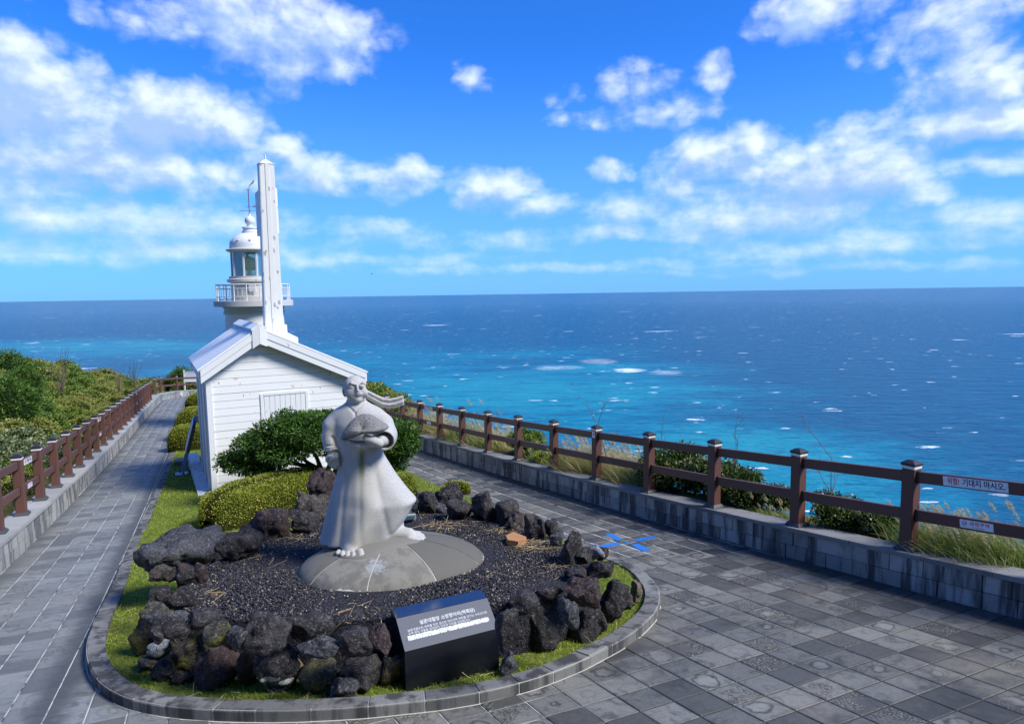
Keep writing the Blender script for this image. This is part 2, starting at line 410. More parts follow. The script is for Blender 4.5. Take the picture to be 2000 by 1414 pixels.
def _white(name, col, peel=.0, rust=.0, scale=1.0, rough=.55):
    m, t = material(name, rough=rough, spec=.3)
    p = t.vmath('ADD', t.obj, t.vmath('MULTIPLY', t.comb(t.rnd, t.rnd2, t.rnd), (7, 9, 5)))
    n1 = t.noise(p, 3.0 * scale, 4, .6); n2 = t.noise(t.mapping(p, scale=(3, 3, .8)), 4 * scale, 5, .7)
    base = t.mix(t.math('MULTIPLY', n1, .35), col, [c * .86 for c in col])
    base = t.mix(t.math('MULTIPLY_ADD', t.rnd2, .16, 0), base, [c * .80 for c in col])
    if peel: 
        v = t.math('ADD', t.voro(t.mapping(p, scale=(1, 1, .45)), 5.2 * scale), t.math('MULTIPLY', t.math('SUBTRACT', t.noise(p, 18, 4, .7), .5), .6))
        base = t.mix(t.math('MULTIPLY', t.step(v, .22 * peel, .12 * peel), .85), base, (.34, .32, .29))
        base = t.mix(t.math('MULTIPLY', t.step(n2, .64, .72), .4 * peel), base, (.45, .44, .42))
    if rust:
        r_ = t.math('ADD', t.voro(p, 2.0 * scale), t.math('MULTIPLY', t.math('SUBTRACT', t.noise(p, 25, 4, .7), .5), .12))
        base = t.mix(t.math('MULTIPLY', t.step(r_, .13 * rust, .04 * rust), .8), base, (.62, .40, .12))
        base = t.mix(t.step(r_, .05 * rust, .025 * rust), base, (.20, .08, .03))
    setc(t, base); setn(t, t.bump(n2, .12, .004)); return m
MAT['plank'] = _white('white_plank', (.85, .86, .86), .30, 1.25)
MAT['trim'] = _white('white_trim', (.80, .82, .83), .35, .35)
MAT['column'] = _white('peeling_white', (.80, .81, .80), 1.0, .0, 1.3)
MAT['roofboard'] = _white('roof_board', (.80, .83, .83), .3, .0)
MAT['plaster'] = _white('plaster', (.80, .78, .73), .0, .0, .8)
MAT['plaster_old'] = _white('plaster_old', (.62, .60, .54), .8, .0, .8)
MAT['concrete_w'] = _white('deck_concrete', (.55, .55, .54), .7, .0, 1.5, .85)
MAT['dome_white'] = _white('dome_white', (.80, .82, .84), .15, .0, .7)
MAT['whitemetal'] = material('white_metal', (.75, .75, .73), .45)[0]
MAT['rustmetal'] = material('rusty_metal', (.20, .12, .08), .7)[0]
MAT['greymetal'] = material('grey_metal', (.42, .43, .45), .5, .5)[0]
MAT['ledge'] = _white('painted_ledge', (.62, .63, .62), 1.6, 0, 1.5, .8)

m, t = material('lantern_glass', (.55, .80, .85), .03, .8); MAT['glass'] = m
tr = t.node('ShaderNodeBsdfTransparent'); tr.inputs[0].default_value = (.80, .96, .96, 1)
gl = t.node('ShaderNodeBsdfGlossy'); gl.inputs['Roughness'].default_value = .02; gl.inputs[0].default_value = (1, 1, 1, 1)
mx = t.node('ShaderNodeMixShader'); fr = t.node('ShaderNodeFresnel'); fr.inputs[0].default_value = 1.5
t.put(mx.inputs[0], t.math('MULTIPLY_ADD', fr.outputs[0], .9, .10)); mx0 = t.node('ShaderNodeMixShader'); mx0.inputs[0].default_value = .14; df = t.node('ShaderNodeBsdfDiffuse'); df.inputs[0].default_value = (.42, .72, .74, 1); t.l.new(tr.outputs[0], mx0.inputs[1]); t.l.new(df.outputs[0], mx0.inputs[2]); t.l.new(mx0.outputs[0], mx.inputs[1]); t.l.new(gl.outputs[0], mx.inputs[2])
t.l.new(mx.outputs[0], t.n['Material Output'].inputs[0])
MAT['lens'] = material('lens', (.34, .44, .42), .08, .9, .5)[0]

def _lava(name, c1, c2, lichen=None, lamt=.0, splash=()):
    m, t = material(name, rough=.9, spec=.2)
    p = t.vmath('ADD', t.obj, t.vmath('MULTIPLY', t.comb(t.rnd, t.rnd, t.rnd), (9, 5, 7)))
    n1 = t.noise(p, 4, 5, .65); n2 = t.noise(p, 34, 5, .72); v = t.voro(p, 46)
    base = t.mix(t.step(n1, .38, .66), c1, c2)
    base = t.mix(t.math('MULTIPLY', t.step(n2, .50, .68), .75), base, [min(1, c * 2.3 + .035) for c in c2])
    base = t.mix(t.step(v, .22, .10), base, [c * .35 for c in c1])
    warm = t.step(t.noise(t.vmath('ADD', p, (4, 2, 9)), 2.3, 3), .56, .74)
    base = t.mix(t.math('MULTIPLY', warm, .5), base, (.10, .055, .04))
    if lichen: base = t.mix(t.math('MULTIPLY', t.step(t.noise(t.vmath('ADD', p, (1, 7, 3)), 5.5, 5, .7), .50, .62), lamt), base, lichen)
    sp = t.noise(p, 75, 2, .5); base = t.mix(t.math('MULTIPLY', t.step(sp, .66, .74), .65), base, (.32, .31, .28))
    for (sx, sy, sd, ra, rb_) in splash:               # dried white paint on the stone
        q_ = t.vmath('MULTIPLY', t.vmath('SUBTRACT', t.pos, tuple(P(sx, sy, sd))), (1 / ra, 0, 1 / rb_))
        w_ = t.math('ADD', t.vmath('LENGTH', q_, out=1), t.math('MULTIPLY', t.math('SUBTRACT', t.noise(t.pos, 30, 4, .7), .5), 1.3))
        base = t.mix(t.step(w_, 1.05, .9), base, (.68, .68, .66))
    setc(t, base)
    hh = t.math('ADD', t.math('MULTIPLY', n2, .9), t.math('MULTIPLY', t.step(v, .0, .34), .55))
    setn(t, t.bump(hh, 1.0, .03)); return m
MAT['rock'] = _lava('lava_rock', (.023, .021, .022), (.060, .055, .056))
MAT['rock_splash'] = _lava('lava_rock_splashed', (.026, .025, .029), (.066, .062, .068), splash=[(520, 1337, 5.42, .085, .030), (549, 1346, 5.42, .055, .024)])
MAT['rock_red'] = _lava('lava_rock_reddish', (.034, .026, .027), (.075, .052, .050))
MAT['rock_grey'] = _lava('lava_rock_grey', (.045, .046, .051), (.095, .096, .102))
MAT['rock_moss'] = _lava('lava_rock_mossy', (.034, .033, .030), (.085, .080, .062), (.14, .135, .03), .65)
MAT['rock_tan'] = _lava('tan_rock', (.10, .080, .052), (.20, .165, .108))
MAT['rock_pale'] = _lava('pale_blue_rock', (.12, .135, .16), (.22, .24, .27))
MAT['rock_brown'] = _lava('brown_rock', (.050, .042, .038), (.105, .088, .076))

m, t = material('gravel', rough=.8, spec=.3); MAT['gravel'] = m
setc(t, t.ramp(t.isl, [(0, (.014, .014, .018)), (.55, (.04, .04, .05)), (.86, (.085, .08, .088)), (.95, (.15, .12, .10)), (1, (.36, .34, .30))])); 
m, t = material('straw', rough=.8, spec=.2); MAT['straw'] = m
setc(t, t.ramp(t.isl, [(0, (.26, .17, .08)), (.5, (.46, .34, .17)), (1, (.62, .50, .30))]))

def _leaf(name, stops, rough=.55, trans=.25):
    m, t = material(name, rough=rough, spec=.35)
    big = t.noise(t.pos, 2.2, 2); v = t.math('MULTIPLY_ADD', t.math('SUBTRACT', big, .5), .9, t.isl, clamp=True)
    c = t.ramp(v, stops); setc(t, c)
    tl = t.node('ShaderNodeBsdfTranslucent'); t.put(tl.inputs[0], t.mix(1, c, (1.15, 1.25, .6), 'MULTIPLY'))
    mx = t.node('ShaderNodeMixShader'); mx.inputs[0].default_value = trans
    t.l.new(t.b.outputs[0], mx.inputs[1]); t.l.new(tl.outputs[0], mx.inputs[2]); t.l.new(mx.outputs[0], t.n['Material Output'].inputs[0])
    return m
MAT['leaf_bush'] = _leaf('bush_leaf', [(0, (.014, .042, .008)), (.5, (.045, .115, .016)), (1, (.14, .26, .035))])
MAT['leaf_hedge'] = _leaf('hedge_leaf', [(0, (.10, .135, .018)), (.45, (.26, .32, .035)), (.8, (.43, .44, .06)), (1, (.52, .47, .10))])
MAT['leaf_mid'] = _leaf('shrub_leaf', [(0, (.045, .090, .012)), (.5, (.15, .235, .032)), (1, (.31, .38, .07))])
MAT['leaf_olive'] = _leaf('olive_leaf', [(0, (.11, .145, .02)), (.5, (.28, .31, .05)), (.85, (.42, .40, .11)), (1, (.52, .45, .19))])
MAT['leaf_pine'] = _leaf('pine_leaf', [(0, (.016, .050, .010)), (.5, (.065, .145, .020)), (1, (.19, .29, .04))])
MAT['leaf_glossy'] = _leaf('glossy_leaf', [(0, (.020, .040, .010)), (.5, (.060, .105, .022)), (.85, (.15, .19, .05)), (1, (.36, .34, .18))], .35)
MAT['leaf_pale'] = _leaf('pale_leaf', [(0, (.07, .10, .035)), (.5, (.16, .20, .08)), (1, (.38, .40, .24))])
MAT['grass'] = _leaf('lawn_grass', [(0, (.10, .17, .010)), (.5, (.22, .33, .018)), (.85, (.36, .45, .04)), (1, (.48, .42, .14))])
MAT['reed'] = _leaf('reed_blade', [(0, (.09, .15, .025)), (.5, (.22, .30, .06)), (.8, (.40, .40, .16)), (1, (.60, .52, .30))])
MAT['dry'] = _leaf('dry_grass', [(0, (.30, .24, .09)), (.4, (.50, .41, .19)), (.75, (.66, .56, .31)), (1, (.30, .34, .09))])
MAT['plume'] = _leaf('plume', [(0, (.40, .33, .20)), (1, (.62, .54, .38))])
m, t = material('bark', rough=.95); MAT['bark'] = m
setc(t, t.ramp(t.noise(t.mapping(t.obj, scale=(1, 1, .3)), 25, 4), [(.3, (.02, .016, .012)), (.7, (.09, .075, .06))])); setn(t, t.bump(t.noise(t.obj, 40, 3), .5, .01))
m, t = material('twig', rough=.9); MAT['twig'] = m; setc(t, (.17, .12, .10))
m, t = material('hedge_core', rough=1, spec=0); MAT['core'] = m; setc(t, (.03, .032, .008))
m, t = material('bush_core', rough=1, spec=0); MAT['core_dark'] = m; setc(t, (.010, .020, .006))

MAT['sign_white'] = material('sign_white', (.82, .83, .86), .4)[0]
MAT['red'] = material('red_print', (.62, .06, .05), .5)[0]
MAT['ink'] = material('black_print', (.02, .022, .03), .5)[0]
MAT['bluepaint'] = material('blue_paint', (.025, .19, .60), .6)[0]
MAT['bluesteel'] = material('blue_steel', (.10, .26, .42), .45, .5)[0]
m, t = material('polished_black_granite', (.010, .011, .016), .07, .5); MAT['granite'] = m; t.b.inputs['Roughness'].default_value = .22; MAT['granite_top'] = material('mirror_granite', (.02, .022, .03), .06, .9)[0]; MAT['granite_top'].node_tree.nodes['Principled BSDF'].inputs['Coat Weight'].default_value = 1; MAT['granite_top'].node_tree.nodes['Principled BSDF'].inputs['Coat IOR'].default_value = 2.4
setc(t, t.mix(t.step(t.noise(t.obj, 260, 2), .6, .75), (.008, .009, .014), (.05, .052, .06)))
m, t = material('sheen_granite_face', (.05, .05, .055), .2, .6); MAT['granite_face'] = m
setc(t, t.mix(t.noise(t.obj, 300, 2), (.085, .088, .095), (.19, .19, .19)))  # pale tone stands in for clouds mirrored on the sloping face
MAT['engrave'] = material('engraved_white', (.62, .64, .66), .8)[0]
m, t = material('worn_white', (.7, .72, .74), .8); MAT['wornwhite'] = m
m, t = material('terracotta', rough=.85); MAT['terracotta'] = m
setc(t, t.mix(t.noise(t.obj, 18, 4), (.36, .17, .075), (.50, .26, .11)))

# statue granite: pale, speckled, with the stains that run down the robe
m, t = material('pale_granite', rough=.85, spec=.25); MAT['statue'] = m
sp = t.noise(t.pos, 190, 2, .6); n1 = t.noise(t.pos, 3.5, 4)
c = t.mix(t.step(sp, .36, .66), (.32, .315, .31), (.565, .555, .53))
c = t.mix(t.math('MULTIPLY', t.step(n1, .45, .7), .35), c, (.54, .53, .49))
px_, py_, pz_ = t.xyz(t.pos)
st = P(703, 905, 7.1)
wv = t.math('MULTIPLY', t.math('SUBTRACT', t.noise(t.mapping(t.pos, scale=(14, 3, 1.5)), 1, 3), .5), .10)
gx = t.math('ABSOLUTE', t.math('ADD', t.math('SUBTRACT', px_, st.x), wv))
green = t.math('MULTIPLY', t.step(gx, .075, .0), t.math('MULTIPLY', t.step(t.math('ABSOLUTE', t.math('SUBTRACT', pz_, st.z - .02)), .27, .05), t.step(py_, 7.45, 7.3)))
c = t.mix(t.math('MULTIPLY', green, .85), c, (.10, .13, .03))
yel = t.math('MULTIPLY', t.step(t.math('ABSOLUTE', t.math('SUBTRACT', gx, .01)), .22, .02), t.math('MULTIPLY', t.step(pz_, st.z, st.z - .25), t.step(py_, 7.45, 7.3)))
c = t.mix(t.math('MULTIPLY', yel, .35), c, (.50, .46, .34))
setc(t, c); setn(t, t.bump(sp, .25, .003))
m, t = material('dome_stone', rough=.85, spec=.2); MAT['dome_stone'] = m
n1 = t.noise(t.pos, 5, 5, .65); n2 = t.noise(t.pos, 110, 2, .6); v = t.math('ADD', t.voro(t.pos, 22), t.math('MULTIPLY', t.step(t.noise(t.pos, 4, 2), .62, .45), .2))
c = t.mix(t.step(t.math('ADD', t.math('MULTIPLY', n2, .4), t.math('MULTIPLY', t.rnd, .55)), .2, .75), (.125, .118, .10), (.25, .236, .20))
c = t.mix(t.math('MULTIPLY', t.step(n1, .46, .62), .65), c, (.13, .125, .105))
c = t.mix(t.step(v, .10, .05), c, (.03, .03, .03))
w = t.math('ADD', t.vmath('DISTANCE', t.pos, tuple(P(735, 1112, 6.75)), out=1), t.math('MULTIPLY', t.math('SUBTRACT', t.noise(t.pos, 28, 4, .7), .5), .35))
c = t.mix(t.math('MULTIPLY', t.step(w, .13, .05), .42), c, (.46, .50, .54))
setc(t, c); setn(t, t.bump(n2, .3, .004))
m, t = material('pale_mortar', (.52, .50, .44), .95); MAT['pale_mortar'] = m; MAT['foot_mortar'] = material('foot_mortar', (.20, .19, .165), .95)[0]
m, t = material('held_lava', rough=.95); MAT['held'] = m
v = t.voro(t.pos, 34); n2 = t.noise(t.pos, 120, 2)
c = t.mix(t.step(n2, .35, .65), (.15, .145, .15), (.27, .26, .25)); c = t.mix(t.step(v, .26, .14), c, (.03, .03, .03))
setc(t, c); setn(t, t.bump(t.math('ADD', t.step(v, .1, .32), n2), .6, .008))

# sea
SEA_Z = -118.0
m, t = material('sea_water', rough=.3, spec=.10); MAT['sea'] = m
t.b.inputs['IOR'].default_value = 1.33
px_, py_, pz_ = t.xyz(t.pos)
dist = t.math('SQRT', t.math('ADD', t.math('MULTIPLY', px_, px_), t.math('MULTIPLY', py_, py_)))
big = t.noise(t.mapping(t.pos, scale=(.0016, .0034, 0)), 1, 5, .6, .6); mid = t.noise(t.mapping(t.pos, rot=(0, 0, .15), scale=(.008, .022, 0)), 1, 5, .65, .4)
fine = t.noise(t.mapping(t.pos, rot=(0, 0, -.1), scale=(.05, .13, 0)), 1, 4, .65)
def SEA(px, py):
    r = ray(px, py); return EYE + r * ((SEA_Z - HC) / r.z)
shoal = None
for (px, py, rx, ry, w) in [(1450, 880, 380, 75, 1.0), (1000, 765, 500, 62, .85), (120, 682, 420, 26, .6), (1180, 722, 260, 18, .7), (1620, 960, 300, 60, .6), (760, 700, 420, 35, .35)]:
    c = SEA(px, py); ex = abs(SEA(px + rx, py).x - c.x); ey = (SEA(px, py - ry).y - SEA(px, py + ry).y) / 2
    q = t.vmath('MULTIPLY', t.vmath('SUBTRACT', t.pos, tuple(c)), (1 / ex, 1 / ey, 0))
    b = t.math('MULTIPLY_ADD', t.vmath('DOT_PRODUCT', q, q, out=1), -w, w)
    shoal = b if shoal is None else t.math('SMOOTH_MAX', shoal, b, .15)
shoal = t.math('MAXIMUM', shoal, -.8)
tq = t.math('ADD', shoal, t.math('ADD', t.math('MULTIPLY', t.math('SUBTRACT', big, .5), 2.3), t.math('ADD', t.math('MULTIPLY', t.math('SUBTRACT', mid, .5), 1.7), t.math('MULTIPLY', t.math('SUBTRACT', fine, .5), 1.25))))
tqm = t.step(tq, -.62, 1.05)
c = t.ramp(tqm, [(0, (.005, .092, .182)), (.35, (.003, .118, .212)), (.72, (.002, .175, .275)), (1, (.010, .255, .325))])
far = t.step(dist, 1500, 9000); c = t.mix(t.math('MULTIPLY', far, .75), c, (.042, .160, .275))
# whitecaps: broken crests, each one short and ragged
def caps(sx, sy, thr, seed, keep):
    pv = t.mapping(t.pos, loc=(seed, seed * 1.7, 0), rot=(0, 0, .12), scale=(sx, sy, 0))
    pv = t.vmath('ADD', pv, t.vmath('MULTIPLY', t.vmath('SUBTRACT', t.noise(pv, 2.5, 3, .7, color=True), (.5, .5, .5)), (1.0, .55, 0)))
    vn = t.node('ShaderNodeTexVoronoi', feature='F1'); t.put(vn.inputs['Vector'], pv); vn.inputs['Scale'].default_value = 1
    size = t.xyz(vn.outputs['Color'])[0]
    lim = t.math('MULTIPLY', t.math('MULTIPLY', t.step(size, keep, 1.0), thr), t.math('MULTIPLY_ADD', t.step(t.noise(pv, .35, 3), .40, .62), 1.0, .35))
    return t.step(vn.outputs['Distance'], lim, t.math('MULTIPLY', lim, .55))
foam = t.math('MAXIMUM', t.math('MAXIMUM', caps(.012, .028, .17, 3, .66), caps(.040, .080, .22, 11, .58)), caps(.022, .050, .19, 51, .58))
foam = t.math('MAXIMUM', foam, t.math('MULTIPLY', caps(.0045, .0085, .20, 29, .64), t.step(dist, 900, 2200)))
for (px, py, rx, ry) in [(1228, 723, 40, 6), (1170, 706, 45, 7), (1090, 718, 60, 6), (1300, 728, 40, 6)]:
    c0 = SEA(px, py); ex = abs(SEA(px + rx, py).x - c0.x); ey = (SEA(px, py - ry).y - SEA(px, py + ry).y) / 2
    q = t.vmath('MULTIPLY', t.vmath('SUBTRACT', t.pos, tuple(c0)), (1 / ex, 1 / ey, 0))
    b = t.math('SUBTRACT', 1, t.vmath('DOT_PRODUCT', q, q, out=1))
    b = t.math('ADD', b, t.math('MULTIPLY', t.math('SUBTRACT', t.noise(t.mapping(t.pos, scale=(.03, .06, 0)), 1, 5, .75), .5), 3.2))
    b = t.step(b, .15, 1.1)
    foam = t.math('MAXIMUM', foam, t.math('MULTIPLY', b, .95 if px == 1228 else .38))
streak = t.step(t.noise(t.mapping(t.pos, rot=(0, 0, .12), scale=(.02, .10, 0)), 1, 5, .7), .60, .80)
c = t.mix(t.math('MULTIPLY', streak, t.math('MULTIPLY', t.step(dist, 2500, 300), .28)), c, (.10, .36, .48))
rip = t.math('ADD', t.math('MULTIPLY', t.noise(t.mapping(t.pos, rot=(0, 0, .10), scale=(.022, .062, 0)), 1, 5, .7, .4), .6), t.math('MULTIPLY', t.noise(t.mapping(t.pos, rot=(0, 0, -.12), scale=(.11, .26, 0)), 1, 3, .65), .4))
c = t.mix(t.math('MULTIPLY', t.step(rip, .50, .34), t.step(dist, 4500, 450, .25, .72)), c, (.003, .052, .120))  # shaded wave troughs, painted into the water colour
c = t.mix(t.math('MULTIPLY', t.step(rip, .53, .68), t.step(dist, 3500, 500, .1, .45)), c, (.045, .30, .42))  # brighter wave faces, likewise put into the colour
c = t.mix(t.math('MULTIPLY', foam, .92), c, (.80, .84, .86))
setc(t, c); t.put(t.b.inputs['Roughness'], t.math('MULTIPLY_ADD', foam, .6, .32))
w1 = t.noise(t.mapping(t.pos, rot=(0, 0, .12), scale=(.018, .045, 0)), 1, 3, .6); w2 = t.noise(t.mapping(t.pos, rot=(0, 0, -.15), scale=(.09, .17, 0)), 1, 4, .65)
h = t.math('ADD', t.math('MULTIPLY', w1, 6.0), t.math('MULTIPLY', w2, 2.4))
setn(t, t.bump(h, 1.0, 1.0))

# ================================================================== sea and terrain
mesh('sea', [(-60000, -4000, SEA_Z), (60000, -4000, SEA_Z), (60000, 90000, SEA_Z), (-60000, 90000, SEA_Z)], [(0, 1, 2, 3)], MAT['sea'])['kind'] = 'structure'

U1 = Vector((math.cos(R(119.725)), math.sin(R(119.725)), 0)); N1 = Vector((U1.y, -U1.x, 0))      # sea-side wall direction, outward normal (to the sea)
P1 = Vector((4.728, 7.916, 0)); W1 = P1 - N1 * .16                                                               # a point on the foot of that wall
U2 = Vector((math.cos(R(114.1)), math.sin(R(114.1)), 0)); N2 = Vector((-U2.y, U2.x, 0))      # inland wall
P2_ = Vector((-8.702, 11.72, 0)); W2 = P2_ - N2 * .20
def terrain_z(x, y):
    z = gz(x, y) - (.6 if y < 57 else .06)
    o1 = (x - W1.x) * N1.x + (y - W1.y) * N1.y
    o2 = (x - W2.x) * N2.x + (y - W2.y) * N2.y
    if o1 > .33:
        z += .54 + .47 * min(1, (o1 - .33) / .06) - .50 * max(0, o1 - 1.0) - .9 * max(0, o1 - 3.0) - 1.0 * max(0, o1 - 20)
    elif o2 > .35:
        z += .54 + .45 * min(1, (o2 - .35) / .1) + .15 * min(7, max(0, o2 - .5)) - .75 * max(0, o2 - 11) - .6 * max(0, o2 - 40)
    if y > 58: z -= .7 * (y - 58)
    z += .10 * (mnoise.noise(Vector((x * .3, y * .3, 0)))) * min(1, max(o1, o2, 0) / 2)
    return max(z, SEA_Z - 3)
xs = np.unique(np.r_[np.linspace(-260, -40, 34), np.linspace(-40, 20, 121), np.linspace(20, 230, 34)])
ys = np.unique(np.r_[np.linspace(-160, 0, 20), np.linspace(0, 62, 125), np.linspace(62, 260, 34)])
V = [(x, y, terrain_z(x, y)) for y in ys for x in xs]; nx = len(xs)
Fc = [(j * nx + i, j * nx + i + 1, (j + 1) * nx + i + 1, (j + 1) * nx + i) for j in range(len(ys) - 1) for i in range(nx - 1)]
mesh('terrain', V, Fc, MAT['bank'], smooth=True)['kind'] = 'structure'

# ================================================================== outline of the planted island (outer edge of its kerb)
ISL_PX = [(334, 886), (279, 1014), (247, 1074), (216, 1160), (190, 1214), (175, 1250), (168, 1282), (170, 1308), (181, 1336), (203, 1362), (243, 1384), (300, 1398), (370, 1407), (460, 1411),
          (560, 1412), (700, 1405), (760, 1399), (896, 1384), (1023, 1356), (1120, 1319), (1163, 1298), (1228, 1262), (1260, 1236), (1286, 1207), (1291, 1174), (1281, 1151), (1260, 1125), (1230, 1107), (1195, 1090),
          (1100, 1050), (1010, 1000), (930, 975), (907, 964), (857, 947), (814, 924)]
isl = [G(*p) for p in ISL_PX]
pre = [Vector((-19.6, 40.2, 0)), Vector((-15.4, 31.1, 0))]
d = (Vector((isl[-1].x, isl[-1].y, 0)))
post = [d + Vector((-.5, .866, 0)) * s for s in (3.5, 8.0)] + [Vector((-9.5, 30, 0)), Vector((-12, 38, 0))]
ISL = [Vector((p.x, p.y, 0)) for p in pre + isl + post]
# smooth the outline
def chaikin(pts, closed=True):
    o = []
    for i in range(len(pts)):
        a, b = pts[i], pts[(i + 1) % len(pts)]; o += [a * .75 + b * .25, a * .25 + b * .75]
    return o
ISLS = chaikin(ISL)
def offset_in(poly, d):
    n = len(poly); area = sum(poly[i].x * poly[(i + 1) % n].y - poly[(i + 1) % n].x * poly[i].y for i in range(n)); s = 1 if area > 0 else -1
    o = []
    for i in range(n):
        t = (poly[(i + 1) % n] - poly[i - 1]); t.normalize(); o.append(poly[i] + Vector((-t.y, t.x, 0)) * d * s)
    return o
ISL_IN = offset_in(ISLS, .16)
ISL_UNDER = offset_in(ISLS, .30)
def flat_poly(name, poly, zf, mat, parent=None, kind='structure'):
    tri = tessellate_polygon([[Vector((p[0], p[1], 0)) for p in poly]])
    o = mesh(name, [(p[0], p[1], zf(p[0], p[1])) for p in poly], tri, mat, parent)
    bm = bmesh.new(); bm.from_mesh(o.data); bmesh.ops.recalc_face_normals(bm, faces=bm.faces)
    if sum(f.normal.z for f in bm.faces) < 0: bmesh.ops.reverse_faces(bm, faces=bm.faces)
    bm.to_mesh(o.data); bm.free()
    if kind: o['kind'] = kind
    return o
flat_poly('lawn', ISL_IN, lambda x, y: gz(x, y) + .045, MAT['soil'])

# ------------------------------------------------------------------ kerb
def kerb_h(p):                                            # upstanding round the near end, flush along the paths
    a = max(0, min(1, (10.2 - p.y) / 3.0)); return .035 + .075 * a
kerb = empty('kerb', (0, 0, 0)); kerb['kind'] = 'structure'
# resample
def resample(poly, step, closed=False):
    o = []; acc = 0.0; n = len(poly) if closed else len(poly) - 1
    for i in range(n):
        a, b = poly[i], poly[(i + 1) % len(poly)]; L = (b - a).length; q = 0.0
        while acc + (L - q) >= step:
            q += step - acc; acc = 0.0; o.append(a + (b - a) * (q / L))
        acc += L - q
    return o
kp = resample(ISLS, .09, True); ki = offset_in(kp, .17)
i = 0
rk = random.Random(3)
while i < len(kp) - 1:
    p = kp[i]
    n_ = rk.choice((4, 5, 5)) if p.y < 12 else 7
    j = min(i + n_, len(kp) - 1)
    if p.y > 36: i = j; continue
    h = kerb_h(kp[(i + j) // 2]) + rk.uniform(-.003, .003)
    mb = MB(); ring_o, ring_i = [], []
    for k in range(i, j + 1):
        f = .075 if k == i else (-.075 if k == j else 0); k2 = min(k + 1, len(kp) - 1) if f > 0 else max(k - 1, 0)
        po = kp[k] + (kp[k2] - kp[k]) * abs(f); pi_ = ki[k] + (ki[k2] - ki[k]) * abs(f); ring_o.append(po); ring_i.append(pi_)
    m_ = len(ring_o); V = []
    for po, pi_ in zip(ring_o, ring_i):
        inn = (pi_ - po).normalized()
        z0 = gz(po.x, po.y); zi = gz(pi_.x, pi_.y)
        V += [(po.x, po.y, z0 - .08), (po.x, po.y, z0 + h - .018), (po.x + inn.x * .016, po.y + inn.y * .016, z0 + h), (pi_.x, pi_.y, zi + h + .002), (pi_.x, pi_.y, zi - .05)]
    Fc = []
    for k in range(m_ - 1):
        for q in range(4): a = k * 5 + q; Fc.append((a, a + 1, a + 6, a + 5))
    Fc += [(0, 1, 2, 3, 4), tuple((m_ - 1) * 5 + q for q in (4, 3, 2, 1, 0))]
    mb.add(V, Fc); mb.build('kerbstone', MAT['kerb'], kerb)
    i = j
# pale joint mortar below and between the kerbstones
mbj = MB()
for i in range(len(kp)):
    if kp[i].y > 36 or kp[(i + 1) % len(kp)].y > 36: continue
    a, b, c_, d_ = kp[i], kp[(i + 1) % len(kp)], ki[(i + 1) % len(kp)], ki[i]
    inn = (d_ - a).normalized(); a = a - inn * .012; inn2 = (c_ - b).normalized(); b = b - inn2 * .012
    ha = .006; hb = kerb_h(kp[i]) - .010
    V = [(a.x, a.y, gz(a.x, a.y) + ha), (b.x, b.y, gz(b.x, b.y) + ha), (b.x + inn2.x * .018, b.y + inn2.y * .018, gz(b.x, b.y) + ha), (a.x + inn.x * .018, a.y + inn.y * .018, gz(a.x, a.y) + ha),
         (a.x + inn.x * .018, a.y + inn.y * .018, gz(a.x, a.y) + hb), (b.x + inn2.x * .018, b.y + inn2.y * .018, gz(b.x, b.y) + hb), (c_.x, c_.y, gz(c_.x, c_.y) + hb), (d_.x, d_.y, gz(d_.x, d_.y) + hb)]
    mbj.add(V, [(0, 1, 2, 3), (3, 2, 5, 4), (4, 5, 6, 7)])
mbj.build('joint_mortar', MAT['pale_mortar'], kerb)

# ------------------------------------------------------------------ paving
def paver_mesh(name, e1, e2, gap1, gap2, h, mat):
    """one tile: top with a small chamfer, uv 0..1 over the tile; e1, e2 are its sides"""
    c = .006
    V = []; uv = []
    def pt(u, v, z): return (e1.x * u + e2.x * v, e1.y * u + e2.y * v, z)
    g1 = .5 - gap1 / 2 / e1.length; g2 = .5 - gap2 / 2 / e2.length; c1 = c / e1.length; c2 = c / e2.length
    for (a, b, z) in ((g1, g2, -.03), (g1, g2, h - .004), (g1 - c1, g2 - c2, h)):
        for su, sv in ((-1, -1), (1, -1), (1, 1), (-1, 1)): V.append(pt(su * a, sv * b, z)); uv.append((.5 + su * a, .5 + sv * b))
    Fc = [(8, 9, 10, 11)] + [(l * 4 + k, l * 4 + (k + 1) % 4, l * 4 + 4 + (k + 1) % 4, l * 4 + 4 + k) for l in (0, 1) for k in range(4)]
    if e1.cross(e2).z < 0: Fc = [tuple(reversed(f)) for f in Fc]
    return V, Fc, uv
def tilt_at(x, y):
    n = Vector((-.0188475 + 7.1e-5 * y, .157385764 + 7.1e-5 * x - .00669375 * y + 1.13518e-4 * y * y, 1)).normalized()
    return Vector((0, 0, 1)).rotation_difference(n)
